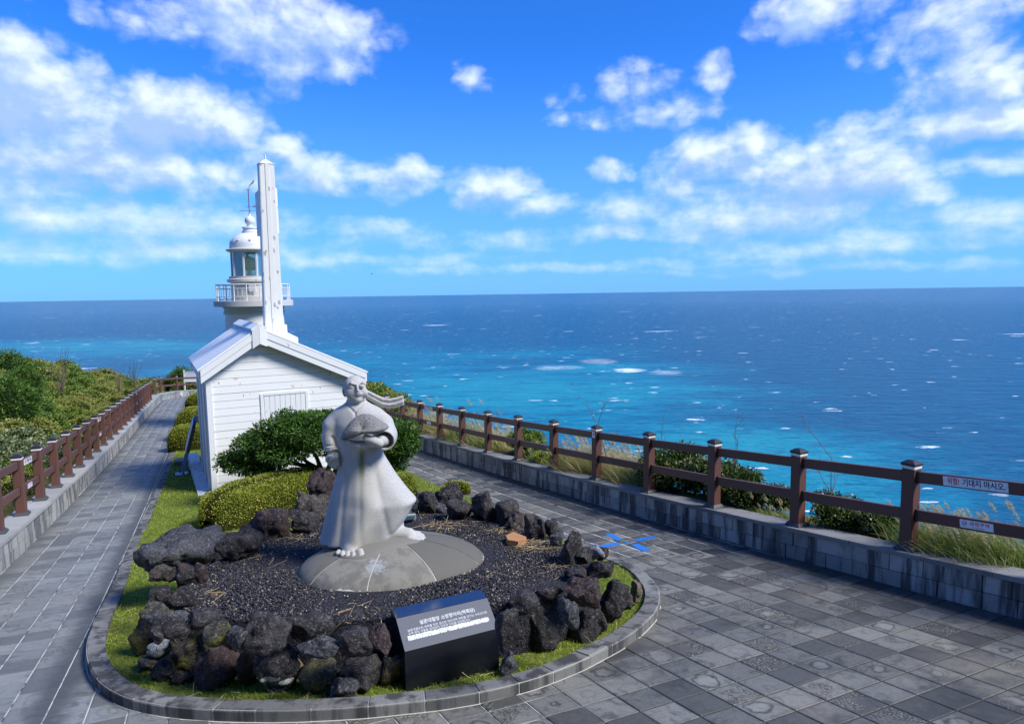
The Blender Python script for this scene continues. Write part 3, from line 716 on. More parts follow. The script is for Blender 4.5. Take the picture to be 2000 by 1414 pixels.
def lay(parent, spots, e1, e2, gap1, gap2, mat, keep=300):
    V, Fc, uv = paver_mesh('paver', e1, e2, gap1, gap2, .006, mat)
    me = bpy.data.meshes.new('paver'); me.from_pydata(V, [], Fc); me.update(); me.materials.append(mat)
    ul = me.uv_layers.new(name='UVMap'); ul.data.foreach_set('uv', [c for l in me.loops for c in uv[l.vertex_index]])
    spots.sort(key=lambda s: s[1])
    rr = random.Random(5)
    for (x, y) in spots[:keep]:
        o = bpy.data.objects.new('paver', me); link(o, parent)
        o.location = (x, y, gz(x, y) + rr.uniform(-.0015, .0015)); o.rotation_mode = 'QUATERNION'
        o.rotation_quaternion = tilt_at(x, y) @ Vector((0, 0, 1)).rotation_difference(Vector((rr.uniform(-.004, .004), rr.uniform(-.004, .004), 1)))
    rest = spots[keep:]
    if rest:
        Vn = np.array(V); n = len(Vn); A = []; B = []; U = []
        fl = [f for f in Fc]
        for k, (x, y) in enumerate(rest):
            q = Vn.copy(); q[:, 0] += x; q[:, 1] += y; q[:, 2] += gz(q[:, 0], q[:, 1]) + rr.uniform(-.0015, .0015); A.append(q)
            B += [tuple(i + k * n for i in f) for f in fl]
        o = mesh_np('paver_field', np.concatenate(A), np.array(B), mat, parent, uv=np.array([uv[i % n] for f in B for i in f]))
        o['kind'] = 'stuff'
WALLF = lambda x, y: (x - W1.x) * N1.x + (y - W1.y) * N1.y        # >0 under / beyond the sea-side wall
WALLL = lambda x, y: (x - W2.x) * N2.x + (y - W2.y) * N2.y
def sheet(name, test, x0, x1, y0, y1, st, mat):
    V = {}; Fc = []; L = []
    nxx = int((x1 - x0) / st); nyy = int((y1 - y0) / st)
    def vid(i, j):
        if (i, j) not in V: V[i, j] = len(L); x, y = x0 + i * st, y0 + j * st; L.append((x, y, gz(x, y) - .0015))
        return V[i, j]
    for j in range(nyy):
        for i in range(nxx):
            if test(x0 + (i + .5) * st, y0 + (j + .5) * st): Fc.append((vid(i, j), vid(i + 1, j), vid(i + 1, j + 1), vid(i, j + 1)))
    o = mesh(name, L, Fc, mat); o['kind'] = 'structure'; return o
def in_left(x, y):                                            # the inland path owns this side of the paving
    return WALLL(x, y) > -1.75 if y > 9 else x < -2.3 - (y - 5.2) * .12
plaza = sheet('pavement', lambda x, y: WALLF(x, y) < .6 and not in_left(x, y) and y < 36 and not inside(ISL_UNDER, x, y), -16, 9, 1.0, 36, .25, MAT['mortar'])
path = sheet('path', lambda x, y: in_left(x, y) and WALLL(x, y) < .6 and y < 58 and not (y < 36 and inside(ISL_UNDER, x, y)), -30, -1.5, 1.0, 58, .25, MAT['mortar'])
E1 = Vector((math.cos(R(-61.0)), math.sin(R(-61.0)), 0)) * .302; E2 = Vector((math.cos(R(26.5)), math.sin(R(26.5)), 0)) * .340
o0 = G(1500 + 180 / 4, 1140 + 485 / 4)                        # a tile corner read off the photograph
sp = []
for i in range(-90, 30):
    for j in range(-45, 30):
        p = o0 + E1 * (i + .5) + E2 * (j + .5)
        if p.y < 3.6 or p.y > 34 or WALLF(p.x, p.y) > .16: continue
        if in_left(p.x, p.y): continue
        if inside(ISL_UNDER, p.x, p.y): continue
        if abs(p.x) > p.y * .80 + .4: continue
        sp.append((p.x, p.y))
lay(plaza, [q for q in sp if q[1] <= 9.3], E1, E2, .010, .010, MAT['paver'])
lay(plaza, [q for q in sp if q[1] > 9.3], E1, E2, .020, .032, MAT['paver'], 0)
L1 = U2 * .30; L2 = -N2 * .312
sp = []; o1 = Vector((W2.x, W2.y, 0))
for i in range(-34, 170):
    for j in range(0, 24):
        p = o1 + L1 * (i + .5) + L2 * (j + .5)
        if p.y < 3.6 or p.y > 56 or abs(p.x) > p.y * .84 + .4: continue
        if not in_left(p.x, p.y): continue
        if inside(ISL_UNDER, p.x, p.y): continue
        sp.append((p.x, p.y))
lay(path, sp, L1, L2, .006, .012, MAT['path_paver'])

# ------------------------------------------------------------------ low stone walls
def wall(name, label, pts, out_n, courses, blk, cop, copw, seed):
    """pts: foot of the visible face; the wall stands on the outward side"""
    w = empty(name, (pts[0].x, pts[0].y, gz(pts[0].x, pts[0].y)), 0, label, 'wall')
    inv = Matrix.Translation(w.location).inverted(); rr = random.Random(seed); H = courses * .195
    L = [(pts[i + 1] - pts[i]).length for i in range(len(pts) - 1)]; T = sum(L)
    def at(s):
        for i, l in enumerate(L):
            if s <= l or i == len(L) - 1:
                d = (pts[i + 1] - pts[i]).normalized(); return pts[i] + d * s, Vector((out_n * -d.y, out_n * d.x, 0)) 
            s -= l
    many = MB(); cnt = 0; rest = []
    def piece(s0, s1, z0, z1, th0, th1):
        a, na = at(s0); b, nb = at(s1)
        P8 = []
        for z in (z0, z1):
            for p, n_, th in ((a, na, th0), (b, nb, th0), (b, nb, th1), (a, na, th1)):
                q = p + n_ * th; P8.append((q.x, q.y, gz(q.x, q.y) + z))
        return P8
    for c in range(-1, courses):
        s = -rr.uniform(0, .3)
        while s < T:
            l = rr.choice((.28, .34, .40, .46, .62)) ; s0, s1 = max(0, s), min(T, s + l); s += l
            if s1 - s0 < .08: continue
            th = rr.uniform(-.010, .010)
            p8 = piece(s0 + .005, s1 - .005, c * .195 + .004, (c + 1) * .195 - .004, th, .24)
            rest.append((at(s0)[0].y, p8, 'block', blk))
    s = -.2
    while s < T:
        l = rr.choice((.6, .75, .9)); s0, s1 = max(0, s), min(T, s + l); s += l
        if s1 - s0 < .1: continue
        rest.append((at(s0)[0].y, piece(s0 + .002, s1 - .002, H, H + .055, -.022 + rr.uniform(-.003, .003), copw), 'coping', cop))
    rest.sort(key=lambda r: r[0])
    nb = {'block': 0, 'coping': 0}; over = {'block': MB(), 'coping': MB()}
    for (y, p8, nm, mt) in rest:
        if nb[nm] < 290:
            nb[nm] += 1; mb = MB(); mb.hexa([inv @ Vector(q) for q in p8]); mb.build(nm, mt, w)
        else: over[nm].hexa([inv @ Vector(q) for q in p8])
    for nm, mt in (('block', blk), ('coping', cop)):
        if over[nm].V: o = over[nm].build(nm + 's_beyond', mt, w); o['kind'] = 'stuff'
    core = MB(); n_ = int(T / .8)
    for k in range(n_): core.hexa([inv @ Vector(q) for q in piece(T * k / n_, T * (k + 1) / n_, -.2, H - .004, .014, .225)])
    core.build('mortar_core', MAT['mortar'], w)
    return w, H + .055
pr = [W1 + U1 * s for s in (-6.5, -3, 0, 4, 8, 12, 16, 20)]
WALL_R, WHR = wall('stone_wall', 'low dark basalt block wall under the sea side railing', [Vector((p.x, p.y, 0)) for p in pr], -1, 2, MAT['block'], MAT['coping'], .36, 2)
pl = [W2 + U2 * s for s in (-8.5, -4, 0, 6, 12, 18, 24, 30.5)] + [Vector((-22.9, 43.8, 0)), Vector((-24.1, 49.0, 0)), Vector((-23.7, 52, 0)), Vector((-21.5, 54, 0))]
WALL_L, WHL = wall('stone_wall', 'low pale block wall between the long straight path and the shrub bank', [Vector((p.x, p.y, 0)) for p in pl], 1, 2, MAT['path_block'], MAT['path_coping'], .42, 4)
# ================================================================== railing fences on the walls
def text_mesh(name, body, size, mat, parent, M, align='CENTER', bold=.0, extrude=.0008, width=None):
    cu = bpy.data.curves.new(name, 'FONT'); cu.body = body; cu.size = size; cu.align_x = align; cu.align_y = 'CENTER'
    cu.extrude = extrude; cu.offset = bold; cu.resolution_u = 2
    tmp = bpy.data.objects.new(name, cu); COL.objects.link(tmp)
    dg = bpy.context.evaluated_depsgraph_get(); dg.update()
    me = bpy.data.meshes.new_from_object(tmp.evaluated_get(dg)); bpy.data.objects.remove(tmp); bpy.data.curves.remove(cu)
    me.materials.clear(); me.materials.append(mat)
    if width:
        xs_ = [v.co.x for v in me.vertices]; k = width / max(1e-6, max(xs_) - min(xs_)); c = (max(xs_) + min(xs_)) / 2 if align == 'CENTER' else min(xs_)
        for v in me.vertices: v.co.x = (v.co.x - c) * k
    me.transform(M); me.name = name
    o = bpy.data.objects.new(name, me); link(o, parent); return o

def post_meshes():
    p = MB().box((0, 0, .525), (.150, .150, .95), .008)
    b = MB(); b.hexa([(-.115, -.115, .003), (.115, -.115, .003), (.115, .115, .003), (-.115, .115, .003), (-.115, -.115, .022), (.115, -.115, .022), (.115, .115, .022), (-.115, .115, .022)])
    b.hexa([(-.113, -.113, .0225), (.113, -.113, .0225), (.113, .113, .0225), (-.113, .113, .0225), (-.082, -.082, .062), (.082, -.082, .062), (.082, .082, .062), (-.082, .082, .062)])
    w = MB().box((0, 0, 1.018), (.158, .158, .034), .003)
    c = MB().box((0, 0, 1.052), (.172, .172, .030), .004)
    c.hexa([(-.083, -.083, 1.067), (.083, -.083, 1.067), (.083, .083, 1.067), (-.083, .083, 1.067), (-.035, -.035, 1.100), (.035, -.035, 1.100), (.035, .035, 1.100), (-.035, .035, 1.100)])
    return p, b, w, c
PROTO = {}
def fence(name, label, pts, skew=None):
    """pts: post positions on the wall top (with z)"""
    f = empty(name, pts[0], 0, label, 'railing'); inv = Matrix.Translation(pts[0]).inverted()
    for i, q in enumerate(pts):
        d = (pts[min(i + 1, len(pts) - 1)] - pts[max(0, i - 1)]); rz = math.atan2(d.y, d.x)
        loc = inv @ q
        if not PROTO:
            p, b, w, c = post_meshes()
            po = p.build('post', MAT['wood'], f); b.build('base_plate', MAT['plate'], po); w.build('band', MAT['band'], po); c.build('cap', MAT['black'], po)
            PROTO['post'] = po
        else: po = copy(PROTO['post'], f)
        po.location = loc; po.rotation_euler = (0, 0, rz)
    for i in range(len(pts) - 1):
        a, b = inv @ pts[i], inv @ pts[i + 1]; d = (b - a); L = d.length; X = d.normalized(); Y = Vector((-X.y, X.x, 0)).normalized(); Z = Vector((0, 0, 1))
        M = Matrix.Translation(a) @ Matrix((X, Y, Z)).transposed().to_4x4()
        for z in (.44, .90):
            r = MB().box((L / 2, 0, z), (L - .16, .050, .135), .006, M); r.build('rail', MAT['wood'], f)
            k = MB()
            for e in (.092, L - .092): k.box((e, 0, z), (.030, .060, .147), .003, M)
            k.build('bracket', MAT['black'], f)
    return f
_o = [P(px, b, y) for (px, b, y) in [(1773, 1055, 8.08), (1562, 1022, 9.24), (1391, 992, 10.52), (1265, 968, 12.0), (1163, 940, 13.17), (1082, 918, 14.42), (1014, 898, 16.0), (957, 884, 17.1), (905, 868, 18.5), (859, 857, 19.7), (820, 849, 20.75)]]
# straighten on the wall axis (the posts stand in the middle of the coping) and put them on its top
def on_wall(q, W0, U, N, off, top):
    s = (q.x - W0.x) * U.x + (q.y - W0.y) * U.y; p = W0 + U * s + N * off
    return Vector((p.x, p.y, gz(p.x, p.y) + top))
RP = [on_wall(P1 + U1 * (1.548 * k), W1, U1, N1, .16, WHR) for k in range(-2, 14)]
FENCE_R = fence('railing_fence', 'brown two rail fence on the dark wall above the sea, carrying the danger sign', RP)
LP = [on_wall(W2 + U2 * s, W2, U2, N2, .20, WHL) for s in [1.471 * k for k in range(-3, 21)]]
far = [Vector((-23.2, 43.8, 0)), Vector((-24.2, 46.4, 0)), Vector((-24.35, 49.0, 0)), Vector((-23.9, 51.6, 0)), Vector((-22.6, 53.6, 0))]
for q in far: q.z = gz(q.x, q.y) + WHL
FENCE_L = fence('railing_fence', 'long brown two rail fence along the straight path, in front of the green bank', LP)
FENCE_F = fence('railing_fence', 'short brown fence at the far bend of the path, beyond the white board', far)

def rail_frame(a, b, s, z, side):
    """frame on the visible face of a rail: X along the rail, Y up, Z out of the face"""
    X = (b - a).normalized(); Y = Vector((-X.y, X.x, 0)).normalized(); Zu = X.cross(Y)
    o = a + X * s + Vector((0, 0, z)) + Y * (.0262 * side)
    n = Y * side; x = X if (X.cross(Zu)).dot(n) > 0 else -X
    M = Matrix((x, Zu, n)).transposed().to_4x4(); return Matrix.Translation(o) @ M
def plate(name, label, M, w, h, group=None):
    o = MB().box((0, 0, .0015), (w, h, .003)).build(name, MAT['sign_white'], None)
    o.matrix_world = M; return tag(o, label, 'sign', group)
def danger_sign(M, label, w=.60, h=.098, group=None):
    o = plate('danger_sign', label, M, w, h, group); T = Matrix.Translation
    text_mesh('lettering', '위험!', h * .80, MAT['red'], o, T((-.335 * w, 0, .0035)), bold=.0016, width=w * .19)
    text_mesh('lettering', '기대지 마시오.', h * .82, MAT['ink'], o, T((.135 * w, 0, .0035)), bold=.0016, width=w * .65)
    s = MB(); 
    for x in (-w / 2 + .02, w / 2 - .02): s.lathe([(.0035, .003), (.0030, .005)], 8, (x, 0, 0))
    s.build('screw', MAT['plate'], o); return o
def smoke_sign(M, label, w=.30, h=.085, group=None):
    o = plate('no_smoking_sign', label, M, w, h, group); T = Matrix.Translation
    text_mesh('lettering', '금연구역', h * .50, MAT['red'], o, T((.09 * w, .12 * h, .0035)), bold=.0008, width=w * .58)
    text_mesh('small_lettering', 'NO SMOKING', h * .16, MAT['ink'], o, T((.05 * w, -.33 * h, .0035)), width=w * .34)
    i = MB(); r = h * .31; n = 24; cx = -w * .36
    V = []
    for k in range(n):
        a = 2 * math.pi * k / n
        for rr in (r, r * .80): V.append((cx + rr * math.cos(a), .06 * h + rr * math.sin(a), .0036))
    i.add(V, [(2 * k, 2 * ((k + 1) % n), 2 * ((k + 1) % n) + 1, 2 * k + 1) for k in range(n)])
    c, s_ = math.cos(R(45)), math.sin(R(45))
    i.add([(cx + (x * c - y * s_), .06 * h + (x * s_ + y * c), .0038) for x, y in ((-r * .85, -r * .1), (r * .85, -r * .1), (r * .85, r * .1), (-r * .85, r * .1))], [(0, 1, 2, 3)])
    i.build('ban_ring', MAT['red'], o)
    g_ = MB(); g_.box((cx, .03 * h, .0037), (r * 1.15, r * .22, .0004)); g_.box((cx + r * .45, .03 * h + r * .3, .0037), (r * .10, r * .3, .0004)); g_.build('cigarette', MAT['ink'], o)
    return o
a, b = RP[2], RP[1]; L = (b - a).length
def along(px, z=0):                                             # distance from a towards b of the rail point seen in that picture column
    r = ray(px, 960); u = (b - a); u.z = 0; u.normalize(); k = (a.x * u.y - a.y * u.x) / (r.x * u.y - r.y * u.x); return (Vector((r.x * k, r.y * k, 0)) - Vector((a.x, a.y, 0))).dot(u)
danger_sign(rail_frame(a, b, along(1906), .90, -1 if (Vector((-(b - a).y, (b - a).x, 0))).dot(N1) > 0 else 1), 'white danger sign in red and black letters on the upper rail, nearest the viewer', .66, .105)
smoke_sign(rail_frame(a, b, along(1914), .44, -1 if (Vector((-(b - a).y, (b - a).x, 0))).dot(N1) > 0 else 1), 'white no smoking sign in red on the lower rail, nearest the viewer', .34, .09)
def pair(a, b, side, lab1, lab2, s=.5):
    d = (b - a); sd = -1 if Vector((-d.y, d.x, 0)).dot(side) > 0 else 1
    danger_sign(rail_frame(a, b, d.length * s, .90, sd), lab1, .60, .10); smoke_sign(rail_frame(a, b, d.length * s, .44, sd), lab2, .32, .085)
pair(RP[11], RP[12], N1, 'white danger sign on the upper sea side rail just beyond the statue ribbon', 'white no smoking sign on the lower sea side rail just beyond the statue ribbon')
pair(LP[3], LP[4], N2, 'white danger sign on the upper rail of the path fence, at its near end', 'white no smoking sign on the lower rail of the path fence, at its near end', .42)
pair(LP[9], LP[10], N2, 'white danger sign on the upper rail halfway along the path fence', 'white no smoking sign on the lower rail halfway along the path fence')
pair(LP[17], LP[18], N2, 'white danger sign on the upper rail at the far part of the path fence', 'white no smoking sign on the lower rail at the far part of the path fence')
q = RP[6]; nn = -N1                                              # little label on a post
o = MB().box((0, 0, .0015), (.085, .125, .003)).build('post_label', MAT['sign_white'], None)
X = U1 * -1; M = Matrix.Translation(q + Vector((0, 0, .92)) + nn * .0765) @ Matrix((X, Vector((0, 0, 1)), X.cross(Vector((0, 0, 1))))).transposed().to_4x4(); o.matrix_world = M
tag(o, 'small white label with a dark mark on a sea side fence post', 'sign')
MB().box((0, .005, .0038), (.022, .045, .001)).build('pictogram', MAT['ink'], o); MB().lathe([(.011, .0033), (.010, .0043)], 10, (0, .038, 0)).build('pictogram', MAT['ink'], o)

# notice board at the end of the path
q0 = G(362, 772, .0); q1 = G(388, 770, .0); d = Vector((q1.x - q0.x, q1.y - q0.y, 0)); d = Vector((1.02, .05, 0))
nb = empty('notice_board', (q0.x, q0.y, gz(q0.x, q0.y)), math.atan2(d.y, d.x), 'white framed notice board on two posts at the far end of the path', 'notice board')
for x in (0, 1.0): MB().box((x, 0, .98), (.09, .09, 1.96), .01).build('post', MAT['whitemetal'], nb)
MB().box((.5, -.01, 1.45), (.90, .05, .74), .006).build('panel', MAT['sign_white'], nb)
fr = MB()
for z in (1.07, 1.83): fr.box((.5, -.02, z), (.90, .075, .05), .004)
fr.build('frame', MAT['whitemetal'], nb)
ln = MB()
for k in range(5): ln.box((.5 + (.08 if k == 0 else 0), -.037, 1.70 - k * .10), (.5 if k == 0 else .68, .002, .018))
ln.build('faded_lines', material('faded_print', (.55, .50, .56), .8)[0], nb)

# ================================================================== white wooden hut
P0 = Vector((-6.863, 15.132, -1.535)); HA = math.atan2(703, 1330)
hut = empty('wooden_hut', P0, HA, 'white painted plank hut with a lopsided gable roof in front of the lighthouse', 'hut')
AP = (1.155, 3.44); LE = (-.11, 2.585); RE = (3.58, 2.29)          # lower edge of the barge boards: apex, left end, right end
def under(t):                                                      # underside line of the roof at the gable
    return (AP[1] - (AP[0] - t) * (AP[1] - LE[1]) / (AP[0] - LE[0])) if t < AP[0] else (AP[1] - (t - AP[0]) * (AP[1] - RE[1]) / (RE[0] - AP[0]))
WR = 3.40; HD = 3.35
rk = random.Random(11)
z = -.25
while z < 3.5:
    z1 = z + .170
    pts = []
    for zz in (z + .0035, z1 - .0035):
        tl, tr_ = 0.0, WR
        lift = .12
        if zz > under(0) + lift: tl = AP[0] - (AP[1] + lift - zz) / ((AP[1] - LE[1]) / (AP[0] - LE[0]))
        if zz > under(WR) + lift: tr_ = AP[0] + (AP[1] + lift - zz) / ((AP[1] - RE[1]) / (RE[0] - AP[0]))
        pts.append((tl, tr_, zz))
    (a0, b0, z0_), (a1, b1, z1_) = pts
    if b1 - a1 > .02:
        y = -.012 + rk.uniform(-.002, .003)
        MB().hexa([(a0, y - .004, z0_), (b0, y - .004, z0_), (b0, .02, z0_), (a0, .02, z0_), (a1, y + .001, z1_), (b1, y + .001, z1_), (b1, .02, z1_), (a1, .02, z1_)]).build('plank', MAT['plank'], hut)
    z = z1
core = MB()                                                        # inner body
core.add([(0.012, .021, -.3), (WR - .012, .021, -.3), (WR - .012, .021, under(WR) + .1), (AP[0], .021, AP[1] + .1), (0.012, .021, under(0) + .1),
          (0.012, HD, -.3), (WR - .012, HD, -.3), (WR - .012, HD, under(WR) + .1), (AP[0], HD, AP[1] + .1), (0.012, HD, under(0) + .1)],
         [(4, 3, 2, 1, 0), (5, 6, 7, 8, 9), (0, 1, 6, 5), (1, 2, 7, 6), (2, 3, 8, 7), (3, 4, 9, 8), (4, 0, 5, 9)])
core.build('wall', MAT['trim'], hut)
MB().box((.055, -.026, 1.13), (.125, .026, 2.96), .004).build('corner_board', MAT['trim'], hut)
MB().box((WR - .055, -.026, 1.0), (.125, .026, 2.7), .004).build('corner_board', MAT['trim'], hut)
s = .0
for k in range(12):                                                # upright boards of the side wall, some standing proud
    w_ = HD / 12; pr_ = (.022, .060, .022, .034)[k % 4]
    MB().box((-pr_ / 2 + .010, s + w_ / 2 + .003, 1.15), (pr_, w_ - .008, 2.86), .004).build('side_board', MAT['trim'], hut); s += w_
sl_ = (LE[0] - AP[0], LE[1] - AP[1])
def roof_side(sign, end, nb_):
    """boards laid from ridge to eave; the slab lies on the barge boards"""
    ex, ez = end; L_ = math.hypot(ex - AP[0], ez - AP[1]); X = Vector(((ex - AP[0]) / L_, 0, (ez - AP[1]) / L_)); N_ = Vector((-X.z, 0, X.x)) if sign > 0 else Vector((X.z, 0, -X.x))
    if N_.z < 0: N_ = -N_
    y0, y1 = -.22, HD + .20; w_ = (y1 - y0) / nb_
    A0 = Vector((AP[0], 0, AP[1])) + Vector((0, 0, .30 * 1.0))
    for k in range(nb_):
        a = y0 + k * w_ + .003; b = y0 + (k + 1) * w_ - .003; lift = rk.uniform(0, .012)
        p = A0 + N_ * lift; e = p + X * (L_ + .05)
        MB().hexa([(p.x, a, p.z), (e.x, a, e.z), (e.x, b, e.z), (p.x, b, p.z)] + [((q + N_ * .035).x, yy, (q + N_ * .035).z) for q, yy in ((p, a), (e, a), (e, b), (p, b))]).build('roof_board', MAT['roofboard'], hut)
    # barge boards: two stacked strips
    for (lo, hi, th) in ((.0, .145, .032), (.150, .300, .045)):
        pts = []
        for yy in (-.20 - th, -.20):
            for q in (Vector((AP[0], 0, AP[1])), Vector((ex, 0, ez))):
                pts.append((q, yy))
        q0, q1 = Vector((AP[0], 0, AP[1])), Vector((ex, 0, ez))
        MB().hexa([(q0.x, -.20 - th, q0.z + lo), (q1.x, -.20 - th, q1.z + lo), (q1.x, -.20, q1.z + lo), (q0.x, -.20, q0.z + lo), (q0.x, -.20 - th, q0.z + hi), (q1.x, -.20 - th, q1.z + hi), (q1.x, -.20, q1.z + hi), (q0.x, -.20, q0.z + hi)]).build('barge_board', MAT['trim'], hut)
    # soffit behind the barge boards and eave board
    e = Vector((ex, 0, ez))
    MB().hexa([(AP[0], -.19, AP[1] + .20), (e.x, -.19, e.z + .20), (e.x, y1, e.z + .20), (AP[0], y1, AP[1] + .20), (AP[0], -.19, AP[1] + .285), (e.x, -.19, e.z + .285), (e.x, y1, e.z + .285), (AP[0], y1, AP[1] + .285)]).build('soffit', MAT['trim'], hut)
    MB().hexa([(e.x - sign * .0, -.20, e.z + .08), (e.x + sign * .03, -.20, e.z + .08), (e.x + sign * .03, y1, e.z + .08), (e.x, y1, e.z + .08), (e.x, -.20, e.z + .30), (e.x + sign * .03, -.20, e.z + .29), (e.x + sign * .03, y1, e.z + .29), (e.x, y1, e.z + .30)]).build('eave_board', MAT['trim'], hut)
roof_side(-1, LE, 7); roof_side(1, RE, 7)
rc = MB()                                                          # ridge cap of two boards
for sx, sl2 in ((-1, .675), (1, .47)):
    x0, x1 = AP[0], AP[0] + sx * .17; zt = AP[1] + .385; 
    rc.hexa([(x0, -.27, zt), (x1, -.27, zt - .17 * sl2), (x1, HD + .2, zt - .17 * sl2), (x0, HD + .2, zt), (x0, -.27, zt + .045), (x1, -.27, zt - .17 * sl2 + .045), (x1, HD + .2, zt - .17 * sl2 + .045), (x0, HD + .2, zt + .045)])
rc.build('ridge_cap', MAT['roofboard'], hut)
for sx in (-1, 1):                                                 # folded boards over the gable point
    x0, x1 = AP[0] + sx * .002, AP[0] + sx * .155; k = .675 if sx < 0 else .47
    MB().hexa([(x0, -.285, AP[1] - .03), (x1, -.262, AP[1] - .155 * k - .03), (x1, -.246, AP[1] - .155 * k - .03), (x0, -.25, AP[1] - .03), (x0, -.285, AP[1] + .42), (x1, -.262, AP[1] + .42 - .155 * k), (x1, -.246, AP[1] + .42 - .155 * k), (x0, -.25, AP[1] + .42)]).build('gable_board', MAT['trim'], hut)
# shutter of upright planks in a frame
sh = MB()
for (x, z, dx_, dz_) in ((1.165, 1.55, .07, 1.36), (2.185, 1.55, .07, 1.36), (1.675, 2.215, .95, .07)): sh.box((x, -.024, z), (dx_, .03, dz_), .004)
sho = sh.build('shutter', MAT['trim'], hut)
for k in range(8):
    x = 1.215 + (k + .5) * .1175; MB().box((x, -.020, 1.50), (.1115, .014, 1.34), .003).build('plank', MAT['trim'], sho)
lb = MB()                                                          # worn stone ledge along the side wall
lb.hexa([(-.30, -.10, -.34), (-.04, -.10, -.34), (-.04, 4.7, -.62), (-.30, 4.7, -.62), (-.30, -.10, .055), (-.04, -.10, .07), (-.04, 4.7, .05), (-.30, 4.7, .035)])
lb.build('ledge', MAT['ledge'], hut)

# tall white board mast on the ridge: a cross seen end-on
mast = empty('wooden_cross', P0 + Matrix.Rotation(HA, 3, 'Z') @ Vector((1.585, .50, 3.45)), HA, 'tall peeling white plank cross standing on the hut roof, seen from its edge', 'cross')
Zt = 4.08; wb, wtp, dpt = .195, .150, .15
def quadcol(x0, x1, y0, y1, z0, z1, k):                              # a board whose width tapers with height
    f0 = 1 - (z0 / Zt) * (1 - wtp / wb); f1 = 1 - (z1 / Zt) * (1 - wtp / wb)
    return [(x0 * f0, y0, z0), (x1 * f0, y0, z0), (x1 * f0, y1, z0), (x0 * f0, y1, z0), (x0 * f1, y0, z1), (x1 * f1, y0, z1), (x1 * f1, y1, z1), (x0 * f1, y1, z1)]
for i, (x0, x1) in enumerate(((-wb, -.055), (-.052, .055), (.058, wb))):
    y = -dpt - (.012 if i == 1 else 0); MB().hexa(quadcol(x0, x1, y - .02, y, -.25, Zt, 0)).build('board', MAT['column'], mast)
MB().hexa(quadcol(-wb - .018, -wb - .001, -dpt - .012, dpt, -.25, Zt, 0)).build('board', MAT['column'], mast)
MB().hexa(quadcol(wb + .001, wb + .018, -dpt - .012, dpt, -.25, Zt, 0)).build('board', MAT['column'], mast)
MB().hexa(quadcol(-wb + .002, wb - .002, -dpt, dpt, -.25, Zt - .01, 0)).build('core', MAT['trim'], mast)
MB().hexa(quadcol(wb + .02, wb + .10, -dpt + .02, dpt, -.55, .35, 0)).build('foot_board', MAT['column'], mast)
cp = MB(); cp.box((0, 0, Zt + .012), (2 * wtp + .05, 2 * dpt + .06, .024), .004)
cp.hexa([(-wtp, -dpt, Zt + .0245), (wtp, -dpt, Zt + .0245), (wtp, dpt, Zt + .0245), (-wtp, dpt, Zt + .0245), (-.03, -.03, Zt + .12), (.03, -.03, Zt + .12), (.03, .03, Zt + .12), (-.03, .03, Zt + .12)])
cp.build('cap', MAT['column'], mast); MB().tube([(0, 0, Zt + .11), (0, 0, Zt + .235)], .016, 8).build('finial', MAT['whitemetal'], mast)
MB().box((.032, .365, 3.02), (2 * wtp + .062, 1.0, 1.05), .006).build('arm', MAT['column'], mast)
# brace board that shows low behind the mast
MB().hexa([(.16, .35, .08), (.62, .35, -.18), (.62, .42, -.18), (.16, .42, .08), (.16, .35, .26), (.62, .35, .0), (.62, .42, .0), (.16, .42, .26)]).build('brace', MAT['trim'], mast)

# ================================================================== lighthouse
LD = 29.0; LC = P(496.4, 593, LD); LX, LY = LC.x, LC.y
lh = empty('lighthouse', (LX, LY, gz(LX, LY)), 0, 'old round white lighthouse with glazed lantern and white dome behind the hut', 'lighthouse'); L0 = gz(LX, LY)
def zz(y): return 2.67 + (593 - y) * .0218 - L0
def lt(name, prof, mat, n=64, smooth=40, parent=lh): return MB().lathe([(r, z) for r, z in prof], n).build(name, mat, parent, smooth)
lt('tower', [(1.36, -.3), (1.30, .3), (1.17, zz(613))], MAT['plaster'])
lt('moulding', [(1.18, zz(613)), (1.24, zz(611.5)), (1.24, zz(609)), (1.20, zz(608)), (1.20, zz(601)), (1.27, zz(600)), (1.27, zz(598.6))], MAT['plaster_old'])
lt('gallery_deck', [(1.56, zz(598.4)), (1.58, zz(598)), (1.58, zz(588)), (1.56, zz(587.4))], MAT['concrete_w'])
lt('drum', [(.88, zz(587.2)), (.88, zz(553.5))], MAT['plaster_old'])
lt('cornice', [(.90, zz(553.3)), (1.02, zz(551.5)), (1.02, zz(547)), (.93, zz(545.5)), (.93, zz(541.4))], MAT['plaster_old'])
gz0, gz1 = zz(541.2), zz(496.5)
NP = 10
for k in range(NP):
    a = 2 * math.pi * (k + .42) / NP; a2 = 2 * math.pi * (k + 1.42) / NP; r = .80
    p, q = Vector((r * math.cos(a), r * math.sin(a), 0)), Vector((r * math.cos(a2), r * math.sin(a2), 0))
    MB().box((p.x, p.y, (gz0 + gz1) / 2), (.07, .07, gz1 - gz0), .006).build('mullion', MAT['whitemetal'], lh)
    nrm = ((p + q) / 2).normalized() * .006; p2 = p + (q - p) * .05; q2 = q - (q - p) * .05
    MB().hexa([(p2.x - nrm.x, p2.y - nrm.y, gz0), (q2.x - nrm.x, q2.y - nrm.y, gz0), (q2.x + nrm.x, q2.y + nrm.y, gz0), (p2.x + nrm.x, p2.y + nrm.y, gz0), (p2.x - nrm.x, p2.y - nrm.y, gz1), (q2.x - nrm.x, q2.y - nrm.y, gz1), (q2.x + nrm.x, q2.y + nrm.y, gz1), (p2.x + nrm.x, p2.y + nrm.y, gz1)]).build('pane', MAT['glass'], lh)
lt('lantern_skirt', [(.82, gz1 + .002), (1.0, zz(492)), (1.0, zz(490.5)), (.86, zz(488.5))], MAT['plaster_old'])
dome = [(.855, zz(488.3)), (.85, zz(482))]
